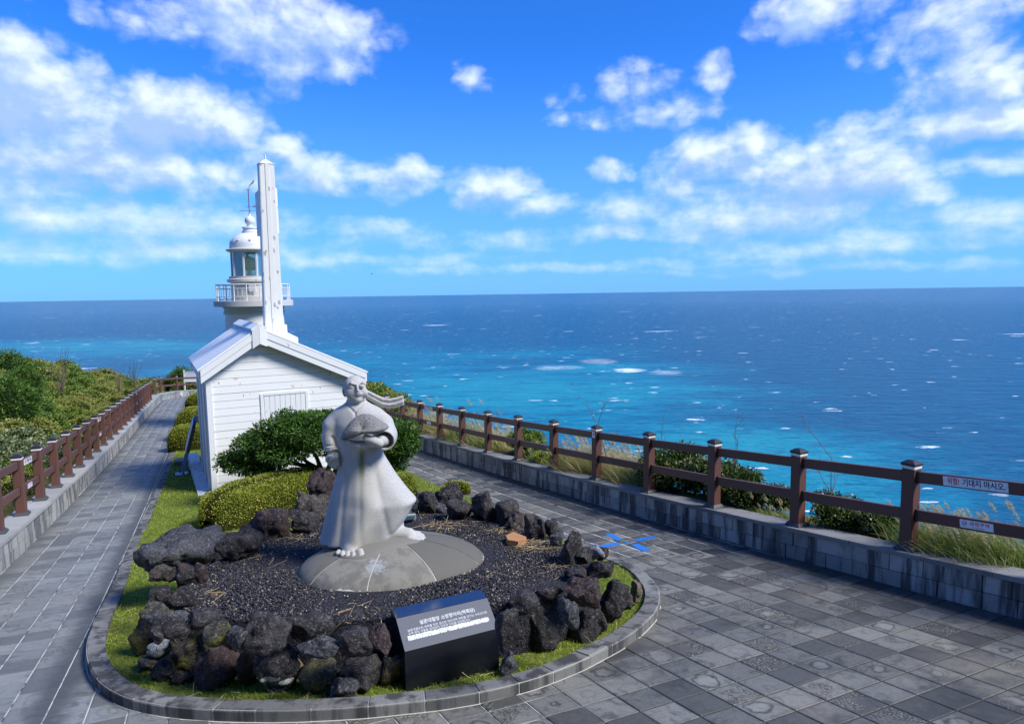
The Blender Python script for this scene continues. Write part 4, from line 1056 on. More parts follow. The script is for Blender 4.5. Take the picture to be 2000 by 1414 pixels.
for k in range(1, 12):
    a = k / 12 * math.pi / 2; dome.append((.85 * math.cos(a) + .0, zz(482) + (zz(457) - zz(482)) * math.sin(a)))
dome.append((.24, zz(457.2)))
dm = lt('dome', [d_ for d_ in dome if d_[0] >= .24], MAT['dome_white'])
rv = MB()
for k in range(10):
    a = 2 * math.pi * k / 10; rv.box((.80 * math.cos(a), .80 * math.sin(a), zz(474.5)), (.10, .10, .05), .01)
rv.build('vent', MAT['concrete_w'], dm)
lt('neck', [(.30, zz(459)), (.34, zz(457)), (.34, zz(455)), (.28, zz(454)), (.28, zz(450.5)), (.33, zz(449.5)), (.33, zz(448)), (.14, zz(446.5))], MAT['dome_white'])
lt('ball', [(.13, zz(446.6)), (.15, zz(444.5))] + [(.205 * math.sin(math.pi * (1 - k / 12)), zz(435) - .205 * math.cos(math.pi * k / 12) * -1 * -1) for k in range(2, 12)] + [(.05, zz(425.4)), (.04, zz(422))], MAT['dome_white'], 32)
MB().tube([(0, 0, zz(423)), (0, 0, zz(376))], .022, 6).build('rod', MAT['rustmetal'], lh)
va = MB()
va.tube([(-.32, 0, zz(416)), (.30, 0, zz(416))], .014, 6); va.tube([(0, -.3, zz(416)), (0, .3, zz(416))], .014, 6)
va.tube([(-.12, 0, zz(408)), (.32, 0, zz(408))], .014, 6); va.box((.26, 0, zz(408)), (.20, .012, .09)); 
for (x, y) in ((-.36, 0), (.34, 0)): va.box((x - .04, y, zz(416)), (.014, .012, .14)); va.box((x + .04, y, zz(416)), (.014, .012, .14)); va.box((x, y, zz(416)), (.09, .012, .014))
va.build('weather_vane', MAT['greymetal'], lh)
tp = MB(); tp.tube([(-.10, 0, zz(376)), (.10, 0, zz(376))], .014, 6); tp.tube([(0, 0, zz(376)), (.08, 0, zz(370))], .012, 6); tp.hexa([(.02, -.01, zz(371)), (.25, -.01, zz(364)), (.25, .01, zz(364)), (.02, .01, zz(371)), (.10, -.01, zz(366)), (.27, -.01, zz(357)), (.27, .01, zz(357)), (.10, .01, zz(366))])
tp.build('wind_sensor', MAT['greymetal'], lh)
lens = lt('lens', [(.06, 0), (.20, .03), (.28, .10), (.31, .20), (.325, .30), (.31, .40), (.28, .50), (.20, .57), (.06, .60)], MAT['lens'], 32, 60)
lens.location = (-.08, -.15, zz(531)); 
rg = MB()
for z_ in (.10, .20, .30, .40, .50): rg.lathe([(.292 if z_ in (.1, .5) else .335, z_ - .008), (.292 if z_ in (.1, .5) else .335, z_ + .008)], 32)
rg.build('lens_ring', MAT['greymetal'], lens)
MB().lathe([(.16, zz(541.2)), (.10, zz(535)), (.06, zz(531.2))], 16, (-.08, -.15, 0)).build('lens_stand', MAT['greymetal'], lh)
for k in range(18):
    a = 2 * math.pi * k / 18
    MB().tube([(1.45 * math.cos(a), 1.45 * math.sin(a), zz(587.4)), (1.45 * math.cos(a), 1.45 * math.sin(a), zz(557))], .024, 6).build('railing_post', MAT['whitemetal'], lh)
rl = MB()
for (y, r_) in ((557, .026), (564.5, .014), (579.5, .014)):
    ring = [(1.45 * math.cos(2 * math.pi * k / 54), 1.45 * math.sin(2 * math.pi * k / 54), zz(y)) for k in range(55)]; rl.tube(ring, r_, 6, False)
rl.build('handrail', MAT['whitemetal'], lh)
br = MB()
for k in range(54):
    if k % 3: a = 2 * math.pi * k / 54; br.tube([(1.45 * math.cos(a), 1.45 * math.sin(a), zz(579.5)), (1.45 * math.cos(a), 1.45 * math.sin(a), zz(564.5))], .010, 4, False)
br.build('balusters', MAT['whitemetal'], lh)['kind'] = 'stuff'
ld = MB()
for x in (1.03, 1.16): ld.tube([(x + .12, -.2, zz(586)), (x, -.2, zz(540)), (x - .02, -.2, zz(492)), (x - .10, -.15, zz(487))], .014, 6)
for k in range(11): ld.tube([(1.02 + .12 * (1 - k / 10) * .9, -.2, zz(575 - k * 8)), (1.15 + .12 * (1 - k / 10) * .9, -.2, zz(575 - k * 8))], .010, 5)
ld.build('ladder', MAT['whitemetal'], lh)
MB().box((.30, -.90, zz(563)), (.30, .06, .32), .01).build('box', MAT['plaster'], lh)

# bird far over the sea
bd = P(726, 535, 160)
b_ = MB(); b_.tube([(-.22, 0, 0), (-.08, 0, .03), (.10, 0, .02), (.26, 0, 0)], [.02, .07, .06, .015], 6)
for s_ in (-1, 1): b_.hexa([(-.06, 0, .03), (.10, 0, .03), (.02, s_ * .34, .12), (-.06, s_ * .34, .12), (-.06, 0, .05), (.10, 0, .05), (.02, s_ * .34, .135), (-.06, s_ * .34, .135)])
b_.add([], [])
bo = b_.build('bird', MAT['ink'], None); bo.location = bd; tag(bo, 'tiny dark bird in flight over the sea, right of the lighthouse', 'bird')
# ================================================================== gravel bed
BED_PX = [(345, 1185), (420, 1212), (540, 1212), (700, 1215), (860, 1196), (1000, 1182), (1080, 1160), (1135, 1140), (1168, 1110), (1118, 1075), (1066, 1046), (1005, 1020), (930, 1003), (850, 990), (790, 985), (640, 1010), (560, 1040), (470, 1075), (395, 1115), (335, 1155)]
BP = [BED(*p) for p in BED_PX]; BP2 = chaikin([Vector((p.x, p.y, 0)) for p in BP])
bedo = flat_poly('gravel_bed', BP2, lambda x, y: bz(x, y), MAT['gravel_soil'])
sk = MB(); n = len(BP2)
for i in range(n):
    a, b = BP2[i], BP2[(i + 1) % n]
    sk.add([(a.x, a.y, bz(a.x, a.y)), (b.x, b.y, bz(b.x, b.y)), (b.x, b.y, gz(b.x, b.y) - .1), (a.x, a.y, gz(a.x, a.y) - .1)], [(0, 1, 2, 3)])
sk.build('earth_side', MAT['gravel_soil'], bedo)
def scatter_in(poly, n, rng):
    xs_ = [p[0] for p in poly]; ys_ = [p[1] for p in poly]; X = np.empty(0); Y = np.empty(0)
    while len(X) < n:
        x = rng.uniform(min(xs_), max(xs_), n); y = rng.uniform(min(ys_), max(ys_), n); k = inside_np(poly, x, y)
        X = np.r_[X, x[k]]; Y = np.r_[Y, y[k]]
    return X[:n], Y[:n]
def rand_rot(n, rng):
    q = rng.normal(size=(n, 4)); q /= np.linalg.norm(q, axis=1)[:, None]; w, x, y, z = q.T
    return np.stack([np.stack([1 - 2 * (y * y + z * z), 2 * (x * y - w * z), 2 * (x * z + w * y)], 1), np.stack([2 * (x * y + w * z), 1 - 2 * (x * x + z * z), 2 * (y * z - w * x)], 1), np.stack([2 * (x * z - w * y), 2 * (y * z + w * x), 1 - 2 * (x * x + y * y)], 1)], 1)
OCT_V = np.array([(1, 0, 0), (-1, 0, 0), (0, 1, 0), (0, -1, 0), (0, 0, 1), (0, 0, -1)], float); OCT_F = np.array([(0, 2, 4), (2, 1, 4), (1, 3, 4), (3, 0, 4), (2, 0, 5), (1, 2, 5), (3, 1, 5), (0, 3, 5)])
def pebbles(name, X, Y, Z, size, mat, parent=None):
    n = len(X); rng = RNG; Rm = rand_rot(n, rng); s = size[:, None, None] * rng.uniform(.55, 1.1, (n, 1, 3)) * (1 + rng.uniform(-.25, .25, (n, 6, 3)))
    V = np.einsum('nij,nkj->nki', Rm, OCT_V[None] * s) + np.stack([X, Y, Z], 1)[:, None, :]
    Fc = OCT_F[None] + (np.arange(n) * 6)[:, None, None]
    return mesh_np(name, V.reshape(-1, 3), Fc.reshape(-1, 3), mat, parent)
X, Y = scatter_in(BP2, 46000, RNG)
go_ = pebbles('gravel', X, Y, bz(X, Y) + RNG.uniform(-.002, .010, len(X)) + .018 * np.sin(X * 3.1) * np.sin(Y * 2.7), RNG.uniform(.007, .0165, len(X)), MAT['gravel'])
tag(go_, 'black volcanic gravel filling the bed round the stone dome', 'gravel', kind='stuff')
def strips(name, base, dirs, length, width, bend, mat, parent=None, seg=3, droop=None, rng=RNG, taper=True):
    """thin blades: base (n,3), dirs (n,3) unit, bend (n,3) added quadratically"""
    n = len(base); side = np.cross(dirs, rng.normal(size=(n, 3))); side /= np.linalg.norm(side, axis=1)[:, None] + 1e-9
    T = np.linspace(0, 1, seg + 1); V = np.empty((n, seg + 1, 2, 3))
    for k, t_ in enumerate(T):
        c = base + dirs * (length * t_)[:, None] + bend * (t_ * t_)
        w = (width * ((1 - t_ * .9) if taper else (1 - .25 * abs(2 * t_ - 1))))[:, None] * .5
        V[:, k, 0] = c - side * w; V[:, k, 1] = c + side * w
    idx = np.arange(n * (seg + 1) * 2).reshape(n, seg + 1, 2)
    Fc = np.stack([idx[:, :-1, 0], idx[:, :-1, 1], idx[:, 1:, 1], idx[:, 1:, 0]], -1).reshape(-1, 4)
    return mesh_np(name, V.reshape(-1, 3), Fc, mat, parent)
# dry straw caught on the gravel
def straw_patch(cx, cy, r, n, up=.03):
    c = BED(cx, cy); a = RNG.uniform(0, 2 * math.pi, n); rr = r * np.sqrt(RNG.uniform(0, 1, n)) * np.where(RNG.uniform(size=n) < .2, 1.6, 1)
    x = c.x + rr * np.cos(a) * 1.3; y = c.y + rr * np.sin(a) * .8; return np.stack([x, y, bz(x, y) + RNG.uniform(.012, up, n)], 1)
B = np.concatenate([straw_patch(1050, 1070, .20, 170, .06), straw_patch(870, 1030, .20, 110, .05), straw_patch(955, 1017, .16, 70), straw_patch(820, 1000, .14, 60, .06), straw_patch(1100, 1105, .14, 60), straw_patch(985, 1040, .12, 60, .05), straw_patch(560, 1050, .3, 50), straw_patch(520, 1085, .25, 40), straw_patch(400, 1165, .18, 40), straw_patch(690, 1205, .20, 24), straw_patch(1010, 1120, .5, 60)])
a = RNG.uniform(0, 2 * math.pi, len(B)); D = np.stack([np.cos(a), np.sin(a), RNG.normal(0, .12, len(B))], 1)
so_ = strips('straw', B, D, RNG.uniform(.06, .24, len(B)), RNG.uniform(.0025, .0055, len(B)), np.stack([RNG.normal(0, .04, len(B)), RNG.normal(0, .04, len(B)), -np.abs(RNG.normal(0, .015, len(B)))], 1), MAT['straw'], taper=False)
tag(so_, 'dry straw and dead blades lying in tufts on the black gravel', 'straw', kind='stuff')
X, Y = scatter_in(BP2, 500, RNG); X = X[:420]; Y = Y[:420]
pebbles('debris', X, Y, bz(X, Y) + .012, RNG.uniform(.006, .014, len(X)), MAT['straw'], so_)

# ================================================================== lava rocks
bm = bmesh.new(); bmesh.ops.create_icosphere(bm, subdivisions=4, radius=1); bm.verts.ensure_lookup_table()
ICO_V = np.array([v.co[:] for v in bm.verts]); ICO_F = [tuple(v.index for v in f.verts) for f in bm.faces]; bm.free()
def rock_mesh(w, d, h, seed, rough=1.0, boxy=None):
    rr = random.Random(seed); n = boxy or rr.uniform(2.4, 4.2)
    D_ = ICO_V; p = D_ / ((np.abs(D_) ** n).sum(1) ** (1 / n))[:, None]
    rot = Matrix.Rotation(rr.uniform(-.35, .35), 3, 'Y') @ Matrix.Rotation(rr.uniform(-.6, .6), 3, 'Z') @ Matrix.Rotation(rr.uniform(-.3, .3), 3, 'X')
    p = p @ np.array(rot).T
    for k in range(rr.randint(5, 9)):
        v = Vector((rr.gauss(0, 1), rr.gauss(0, 1) - .4, rr.gauss(0, 1))).normalized(); c = rr.uniform(.62, .95)
        q = p @ np.array(v); p = p - np.outer(np.maximum(0, q - c) * .88, np.array(v))
    off = Vector((rr.uniform(0, 99), rr.uniform(0, 99), rr.uniform(0, 99)))
    big = max(w, d, h); sc = np.array([w, d, h]) / 2
    disp = np.empty(len(p))
    for i in range(len(p)):
        q = Vector(p[i] * sc); v1 = mnoise.voronoi(q * 7.5 + off)[0]; v2 = mnoise.voronoi(q * 19 + off)[0]
        disp[i] = -.26 * v1[0] - .085 * v2[0] + .10 * min(.4, v1[1] - v1[0]) + mnoise.noise(q * 5 + off) * .17 + mnoise.fractal(q * 15 + off, .7, 2.1, 4) * .075 - abs(mnoise.noise(q * 9 - off)) * .17 - max(0, mnoise.noise(q * 26 + off) - .25) * .16
    p = p + D_ * (disp * rough)[:, None]
    lo, hi = p.min(0), p.max(0); p = ((p - lo) / (hi - lo) - .5) * np.array([w, d, h])
    return p
def rock(name, x0, y0, x1, y1, mode, mat, parent, seed, depth=None, label=None, rough=1.0, boxy=None, grow=1.06):
    cx, cy = (x0 + x1) / 2, (y0 + y1) / 2
    if mode == 'f': dd = G(cx, y1 - 4, .05).y + .10
    elif mode == 'u': dd = BED(cx, y0 + .75 * (y1 - y0)).y
    elif mode == 'b': dd = BED(cx, y1 - 3).y + .10
    else: dd = mode
    w = (x1 - x0) / F * dd * grow; h = (y1 - y0) / F * dd * grow
    dp = depth or min(.85 * w, 1.1 * h, .5) if not depth else depth
    p = rock_mesh(w, max(dp, .12), h, seed, rough, boxy); c = P(cx, cy, dd)
    inv = c - (parent.location if parent else Vector((0, 0, 0)))
    o = mesh(name, p, ICO_F, MAT[mat], parent, smooth=True); o.location = inv
    if label and not parent: tag(o, label, 'rock')
    elif label: o['label'] = label
    return o
RB = empty('lava_rock_border', BED(760, 1240), 0, 'ring of piled dark lava rocks round the gravel bed and statue', 'rock border')
ROCKS = [
 (256,1215,299,1288,'f','rock_moss'),(271,1280,320,1318,'f','rock_brown'),(296,1286,343,1337,'f','rock'),(316,1208,374,1251,'u','rock'),(282,1190,387,1230,'u','rock_grey'),
 (331,1222,409,1315,'f','rock_moss'),(366,1187,429,1243,'u','rock'),(398,1210,460,1263,'u','rock_moss'),(371,1260,468,1346,'f','rock_red'),(442,1224,501,1272,'u','rock_grey'),
 (463,1262,503,1349,'f','rock'),(294,1226,323,1256,'u','rock'),(324,1148,383,1193,'u','rock'),(287,1146,333,1184,'u','rock'),(270,1179,327,1217,'u','rock_moss'),
 (434,1312,460,1337,'f','rock_tan'),(335,1311,377,1344,'f','rock'),(499,1255,586,1357,'f','rock_splash'),(474,1195,572,1274,'u','rock'),(560,1197,652,1255,'u','rock'),
 (580,1240,667,1284,'u','rock_grey'),(586,1280,677,1357,'f','rock_moss'),(663,1224,730,1286,'u','rock'),(716,1214,764,1281,'u','rock_red'),(661,1280,754,1354,'f','rock'),
 (738,1272,788,1347,'f','rock_tan'),(573,1284,594,1334,'f','rock_tan'),
 (966,1185,1022,1274,'u','rock'),(966,1208,1009,1280,'f','rock'),(995,1156,1054,1199,'u','rock'),(1018,1166,1103,1274,'f','rock'),(1089,1164,1132,1232,'u','rock_grey'),
 (1106,1177,1188,1254,'f','rock'),(1099,1127,1175,1184,'u','rock_red'),(1164,1130,1236,1218,'f','rock'),(1045,1146,1100,1170,'u','rock'),(1024,1240,1054,1274,'f','rock_brown'),
 (1102,1107,1145,1140,'u','rock'),(1141,1091,1201,1132,'b','rock'),(1117,1066,1158,1111,'b','rock'),(1161,1068,1189,1095,'b','rock_red'),
 (1093,1039,1142,1111,'b','rock'),(1073,1040,1100,1079,'b','rock_grey'),(1062,1014,1100,1056,'b','rock'),(1024,1005,1067,1059,'b','rock'),(992,1000,1032,1041,'b','rock_brown'),
 (967,975,1019,1030,'b','rock'),(918,959,973,1023,'b','rock'),(871,977,922,1022,'b','rock'),(849,944,905,997,'b','rock'),(816,958,854,1009,'b','rock'),(839,983,875,1007,'b','rock_grey'),
 (805,959,825,996,'b','rock_brown'),(800,977,820,997,'b','rock'),
 (427,1032,512,1098,'b','rock'),(563,995,623,1046,'b','rock'),(342,1098,392,1152,'u','rock'),(376,1098,404,1150,'u','rock_red'),(296,1106,340,1137,'u','rock_brown'),
]
for i, r in enumerate(ROCKS): rock('rock', *r, RB, 100 + i * 7)
rock('rock', 290, 1249, 336, 1287, G(315, 1300, .05).y - .02, 'rock_pale', RB, 901, label='pale blue grey stone among the dark rocks', boxy=2.4)
rock('rock', 1146, 1065, 1181, 1096, 'b', 'rock_pale', RB, 905, label='pale grey stone among the dark rocks')
# single boulders
rock('boulder', 284, 1034, 437, 1128, 8.05, 'rock_grey', None, 333, depth=.95, label='broad flat dark boulder between the lawn and the gravel', boxy=3.2)
rock('boulder', 480, 993, 574, 1062, BED(527, 1055).y + .2, 'rock_red', None, 334, depth=.5, label='rounded dark boulder in front of the long clipped hedge')
rock('boulder', 574, 962, 645, 1040, BED(600, 1036).y + .45, 'rock_brown', None, 335, depth=.5, label='dull brown boulder just left of the statue skirt')
rock('boulder', 602, 914, 662, 988, 10.3, 'rock_red', None, 336, depth=.6, label='tall dark boulder behind the statue fist, at the hedge end')
rock('stone', 644, 1321, 701, 1372, G(672, 1370, .05).y + .02, 'rock_grey', None, 341, depth=.16, label='small grey stone slab leaning on the front rocks by the kerb', boxy=2.6)
rock('stone', 976, 1268, 1012, 1320, G(994, 1318, .05).y + .03, 'rock_grey', None, 342, depth=.14, label='small upright grey stone beside the black inscribed block', boxy=4)
rock('stone', 1231, 1133, 1254, 1178, G(1242, 1180, .05).y, 'rock_tan', None, 343, depth=.16, label='small tan stone on the grass by the curved kerb')

# ================================================================== stone dome under the statue
DC = Vector((-1.36, 7.32, 0)); DA = math.atan2(.62, 2.05); DRA, DRB, DH = 1.03, .80, .30
def dome_z(x, y):
    dx, dy = x - DC.x, y - DC.y; c, s_ = math.cos(DA), math.sin(DA); u, v = (dx * c + dy * s_) / DRA, (-dx * s_ + dy * c) / DRB
    r2 = u * u + v * v; return bz(x, y) + DH * (max(0, 1 - r2) ** .72)
dm = empty('stone_dome', (DC.x, DC.y, bz(DC.x, DC.y)), 0, 'low grey stone dome with radial seams that carries the statue', 'pedestal')
inv = Matrix.Translation(dm.location).inverted()
NS = 9
def dome_pt(a, r, dz=0):
    u, v = DRA * r * math.cos(a), DRB * r * math.sin(a); c, s_ = math.cos(DA), math.sin(DA)
    x, y = DC.x + u * c - v * s_, DC.y + u * s_ + v * c
    return inv @ Vector((x, y, bz(x, y) + DH * (max(0, 1 - r * r) ** .72) + dz))
for k in range(NS):
    a0 = 2 * math.pi * (k + .26) / NS; a1 = 2 * math.pi * (k + 1.26) / NS; V = []; Fc = []; na, nr = 8, 12
    for j in range(nr + 1):
        r = .02 + .98 * (j / nr) ** .85; g_ = .006 / max(r, .08)
        for i in range(na + 1):
            a = a0 + g_ + (a1 - a0 - 2 * g_) * i / na; q = dome_pt(a, r, .004); q.z += .003 * mnoise.noise(q * 4); V.append(q)
    for j in range(nr):
        for i in range(na): b = j * (na + 1) + i; Fc.append((b, b + na + 1, b + na + 2, b + 1))
    nb_ = len(V)
    for i in range(na + 1): q = V[nr * (na + 1) + i].copy(); q.z -= .12; V.append(q)
    for i in range(na): Fc.append((nr * (na + 1) + i, nb_ + i, nb_ + i + 1, nr * (na + 1) + i + 1))
    mesh('segment', V, Fc, MAT['dome_stone'], dm, smooth=False).data.shade_smooth()
V = [dome_pt(0, 0, -.001)]; Fc = []
for j in range(1, 15):
    for i in range(60): V.append(dome_pt(2 * math.pi * i / 60, j / 14 * .997, -.001))
for i in range(60): Fc.append((0, 1 + i, 1 + (i + 1) % 60))
for j in range(13):
    for i in range(60): Fc.append((1 + j * 60 + i, 1 + (j + 1) * 60 + i, 1 + (j + 1) * 60 + (i + 1) % 60, 1 + j * 60 + (i + 1) % 60))
mesh('seam_mortar', V, Fc, MAT['pale_mortar'], dm, smooth=True)

# ================================================================== statue, sculpted as one distance field
SD = 7.4
def SP(px, py, off=0.0): return np.array(P(px, py, SD + off))
class Field:
    def __init__(s, lo, hi, h):
        s.lo = np.array(lo); s.h = h; s.n = np.ceil((np.array(hi) - s.lo) / h).astype(int) + 1
        s.f = np.full(s.n, 1.0, np.float32)
        s.ax = [s.lo[i] + h * np.arange(s.n[i]) for i in range(3)]
    def win(s, lo, hi):
        a = np.maximum(0, np.floor((np.array(lo) - s.lo) / s.h).astype(int)); b = np.minimum(s.n, np.ceil((np.array(hi) - s.lo) / s.h).astype(int) + 1)
        sl_ = tuple(slice(a[i], b[i]) for i in range(3)); X, Y, Z = np.meshgrid(*[s.ax[i][sl_[i]] for i in range(3)], indexing='ij')
        return sl_, X, Y, Z
    def union(s, sl_, d, k):
        a = s.f[sl_]; h = np.clip(.5 + .5 * (a - d) / k, 0, 1); s.f[sl_] = (a * (1 - h) + d * h - k * h * (1 - h)).astype(np.float32)
    def sub(s, sl_, d, k):
        a = s.f[sl_]; h = np.clip(.5 - .5 * (a + d) / k, 0, 1); s.f[sl_] = (a * (1 - h) - d * h + k * h * (1 - h)).astype(np.float32)
    def cone(s, a, b, ra, rb, k=.02, sub=False, flat=None):
        a, b = np.array(a), np.array(b); m_ = max(ra, rb) + 3 * k + .02
        sl_, X, Y, Z = s.win(np.minimum(a, b) - m_, np.maximum(a, b) + m_); d = b - a; L2 = d @ d + 1e-9
        t_ = np.clip(((X - a[0]) * d[0] + (Y - a[1]) * d[1] + (Z - a[2]) * d[2]) / L2, 0, 1)
        dist = np.sqrt((X - a[0] - t_ * d[0]) ** 2 + (Y - a[1] - t_ * d[1]) ** 2 + (Z - a[2] - t_ * d[2]) ** 2) - (ra + (rb - ra) * t_)
        if flat is not None:                                  # cut flat at the end b
            u = d / math.sqrt(L2); dist = np.maximum(dist, (X - b[0]) * u[0] + (Y - b[1]) * u[1] + (Z - b[2]) * u[2])
        (s.sub if sub else s.union)(sl_, dist, k)
    def chain(s, pts, rs, k=.02):
        for i in range(len(pts) - 1): s.cone(pts[i], pts[i + 1], rs[i], rs[i + 1], k)
    def ell(s, c, r, k=.02, sub=False, yaw=0.0, roll=0.0):
        c, r = np.array(c), np.array(r); m_ = max(r) + 3 * k + .02
        sl_, X, Y, Z = s.win(c - m_, c + m_); x, y, z = X - c[0], Y - c[1], Z - c[2]
        if yaw: ca, sa = math.cos(yaw), math.sin(yaw); x, y = x * ca + y * sa, -x * sa + y * ca
        if roll: ca, sa = math.cos(roll), math.sin(roll); x, z = x * ca + z * sa, -x * sa + z * ca
        k0 = np.sqrt((x / r[0]) ** 2 + (y / r[1]) ** 2 + (z / r[2]) ** 2); k1 = np.sqrt((x / r[0] ** 2) ** 2 + (y / r[1] ** 2) ** 2 + (z / r[2] ** 2) ** 2) + 1e-6
        (s.sub if sub else s.union)(sl_, k0 * (k0 - 1) / k1, k)
    def groove(s, pts, amp, rad, ymax):
        """engrave a line as seen from the front"""
        A_ = np.array(pts); m_ = rad * 3; lo = A_.min(0) - m_; hi = A_.max(0) + m_; lo[1] = s.lo[1]; hi[1] = ymax
        sl_, X, Y, Z = s.win(lo, hi); q = np.full(X.shape, 9.0)
        for a, b in zip(A_[:-1], A_[1:]):
            d = (b - a)[[0, 2]]; t_ = np.clip(((X - a[0]) * d[0] + (Z - a[2]) * d[1]) / (d @ d + 1e-9), 0, 1)
            q = np.minimum(q, (X - a[0] - t_ * d[0]) ** 2 + (Z - a[2] - t_ * d[1]) ** 2)
        s.f[sl_] += (amp * np.exp(-q / rad ** 2)).astype(np.float32)
    def mesh(s):
        f = s.f; ins = f < 0; nx, ny, nz = f.shape
        C = np.zeros((nx - 1, ny - 1, nz - 1), np.int8)
        for i in (0, 1):
            for j in (0, 1):
                for k in (0, 1): C += ins[i:nx - 1 + i, j:ny - 1 + j, k:nz - 1 + k]
        act = (C > 0) & (C < 8); ids = np.full(act.shape, -1, np.int64); I = np.argwhere(act); ids[act] = np.arange(len(I))
        acc = np.zeros((len(I), 3)); cnt = np.zeros(len(I))
        for ax in range(3):
            o1, o2 = [q for q in range(3) if q != ax]
            for u in (0, 1):
                for v in (0, 1):
                    A = np.zeros(3, int); A[o1] = u; A[o2] = v; Bq = A.copy(); Bq[ax] = 1
                    pa, pb = I + A, I + Bq; fa = f[pa[:, 0], pa[:, 1], pa[:, 2]]; fb = f[pb[:, 0], pb[:, 1], pb[:, 2]]
                    m_ = (fa < 0) != (fb < 0); t_ = np.where(m_, fa / (fa - fb + 1e-12), 0)
                    p = np.repeat(A[None].astype(float), len(I), 0); p[:, ax] = t_
                    acc[m_] += p[m_]; cnt[m_] += 1
        V = (I + acc / cnt[:, None]) * s.h + s.lo
        Fs = []
        for ax in range(3):
            o1, o2 = (ax + 1) % 3, (ax + 2) % 3
            sl0 = [slice(1, -1)] * 3; sl0[ax] = slice(0, -1); sl1 = list(sl0); sl1[ax] = slice(1, None)
            a, b = ins[tuple(sl0)], ins[tuple(sl1)]; E = np.argwhere(a != b)
            off = np.ones(3, int); off[ax] = 0; E2 = E + off; flip = a[E[:, 0], E[:, 1], E[:, 2]]
            def cid(d1, d2):
                q = E2.copy(); q[:, o1] -= d1; q[:, o2] -= d2; return ids[q[:, 0], q[:, 1], q[:, 2]]
            quad = np.stack([cid(1, 1), cid(0, 1), cid(0, 0), cid(1, 0)], 1); quad[~flip] = quad[~flip][:, ::-1]
            Fs.append(quad)
        return V, np.concatenate(Fs)
lo = [SP(612, 900).min() * 0 + SP(612, 1000)[0], SD - .66, -.05]; hi = [SP(845, 900)[0], SD + .42, SP(690, 726)[2]]
FD = Field(lo, hi, .0078)
# robe: stacked ellipses from shoulders to hem (left edge px, right edge px, row, half depth, centre offset)
SEC = [(679,712,782,.085,.01),(669,724,790,.125,.02),(660,736,796,.15,.02),(652,746,803,.17,.02),(645,753,812,.185,.02),(645,753,826,.195,.01),(653,748,850,.19,.0),(660,745,872,.185,.0),(662,750,888,.195,.0),(662,758,901,.21,.0),(657,775,927,.25,.0),(649,797,955,.30,.0),(644.5,817,976,.325,.0),(641.5,808,988,.335,.0),(637,797,1009,.345,.0),(633,784,1028,.35,.0),(628,770,1048,.355,.0),(627,760,1062,.355,.0),(627,756,1085,.35,.0)]
ZS = np.array([SP((a + b) / 2, y)[2] for a, b, y, _, _ in SEC])[::-1]
CX = np.array([SP((a + b) / 2, y)[0] for a, b, y, _, _ in SEC])[::-1]; HW = np.array([(b - a) / 2 / F * SD for a, b, y, _, _ in SEC])[::-1]
HDp = np.array([q[3] for q in SEC])[::-1]; CY = np.array([SD + q[4] for q in SEC])[::-1]
def smooth_interp(z, zs, v):
    fine = np.linspace(zs[0], zs[-1], 400); y = np.interp(fine, zs, v); ker = np.hanning(23); ker /= ker.sum(); y = np.convolve(np.pad(y, 11, mode='edge'), ker, 'valid'); return np.interp(z, fine, y)
z = FD.ax[2]; cx, hw, hd, cy = [smooth_interp(z, ZS, q)[None, None, :] for q in (CX, HW, HDp, CY)]
Xg, Yg = np.meshgrid(FD.ax[0], FD.ax[1], indexing='ij'); Xg = Xg[..., None]; Yg = Yg[..., None]
u = (Xg - cx) / hw; v = (Yg - cy) / hd; ang = np.arctan2(v, u); rr_ = np.sqrt(u * u + v * v)
zt = SP(690, 905)[2]; fold = np.clip((zt - z) / .7, 0, 1)[None, None, :]
rad = 1 + fold * (.075 * np.cos(5 * ang + 1.9) + .050 * np.cos(8 * ang - .6)) * (.4 + .6 * np.abs(np.sin(ang)))
body = ((rr_ / rad) - 1) * np.minimum(hw, hd)
hem = .215 + .02 * np.sin(Xg * 9 + .5) - .06 * np.clip((SP(640, 1050)[0] - Xg) / .1, -1, 1) * 0
hx0, hx1 = SP(628, 1058)[0], SP(790, 1030)[0]
hem = .178 + .052 * np.clip((Yg - SD) / -.35, -1, 1) + .06 * np.clip((Xg - SP(725, 1060)[0]) / .35, 0, 1) ** 1.5
cut = hem - z[None, None, :]; k = .03; hh = np.clip(.5 - .5 * (body - cut) / k, 0, 1); body = body * (1 - hh) + cut * hh + k * hh * (1 - hh)
FD.f = np.minimum(FD.f, np.where(z[None, None, :] < SP(690, 779)[2], body, 1)).astype(np.float32)
for pts_, am, rd in (([(686, 892), (681, 960), (676, 1055)], .009, .034), ([(733, 890), (744, 930), (757, 980), (766, 1030)], .010, .036), ([(672, 890), (663, 950), (654, 1010), (648, 1056)], .008, .030), ([(712, 905), (716, 980), (719, 1050)], .006, .034)):
    FD.groove([SP(*q) for q in pts_], am, rd, SD + .02)
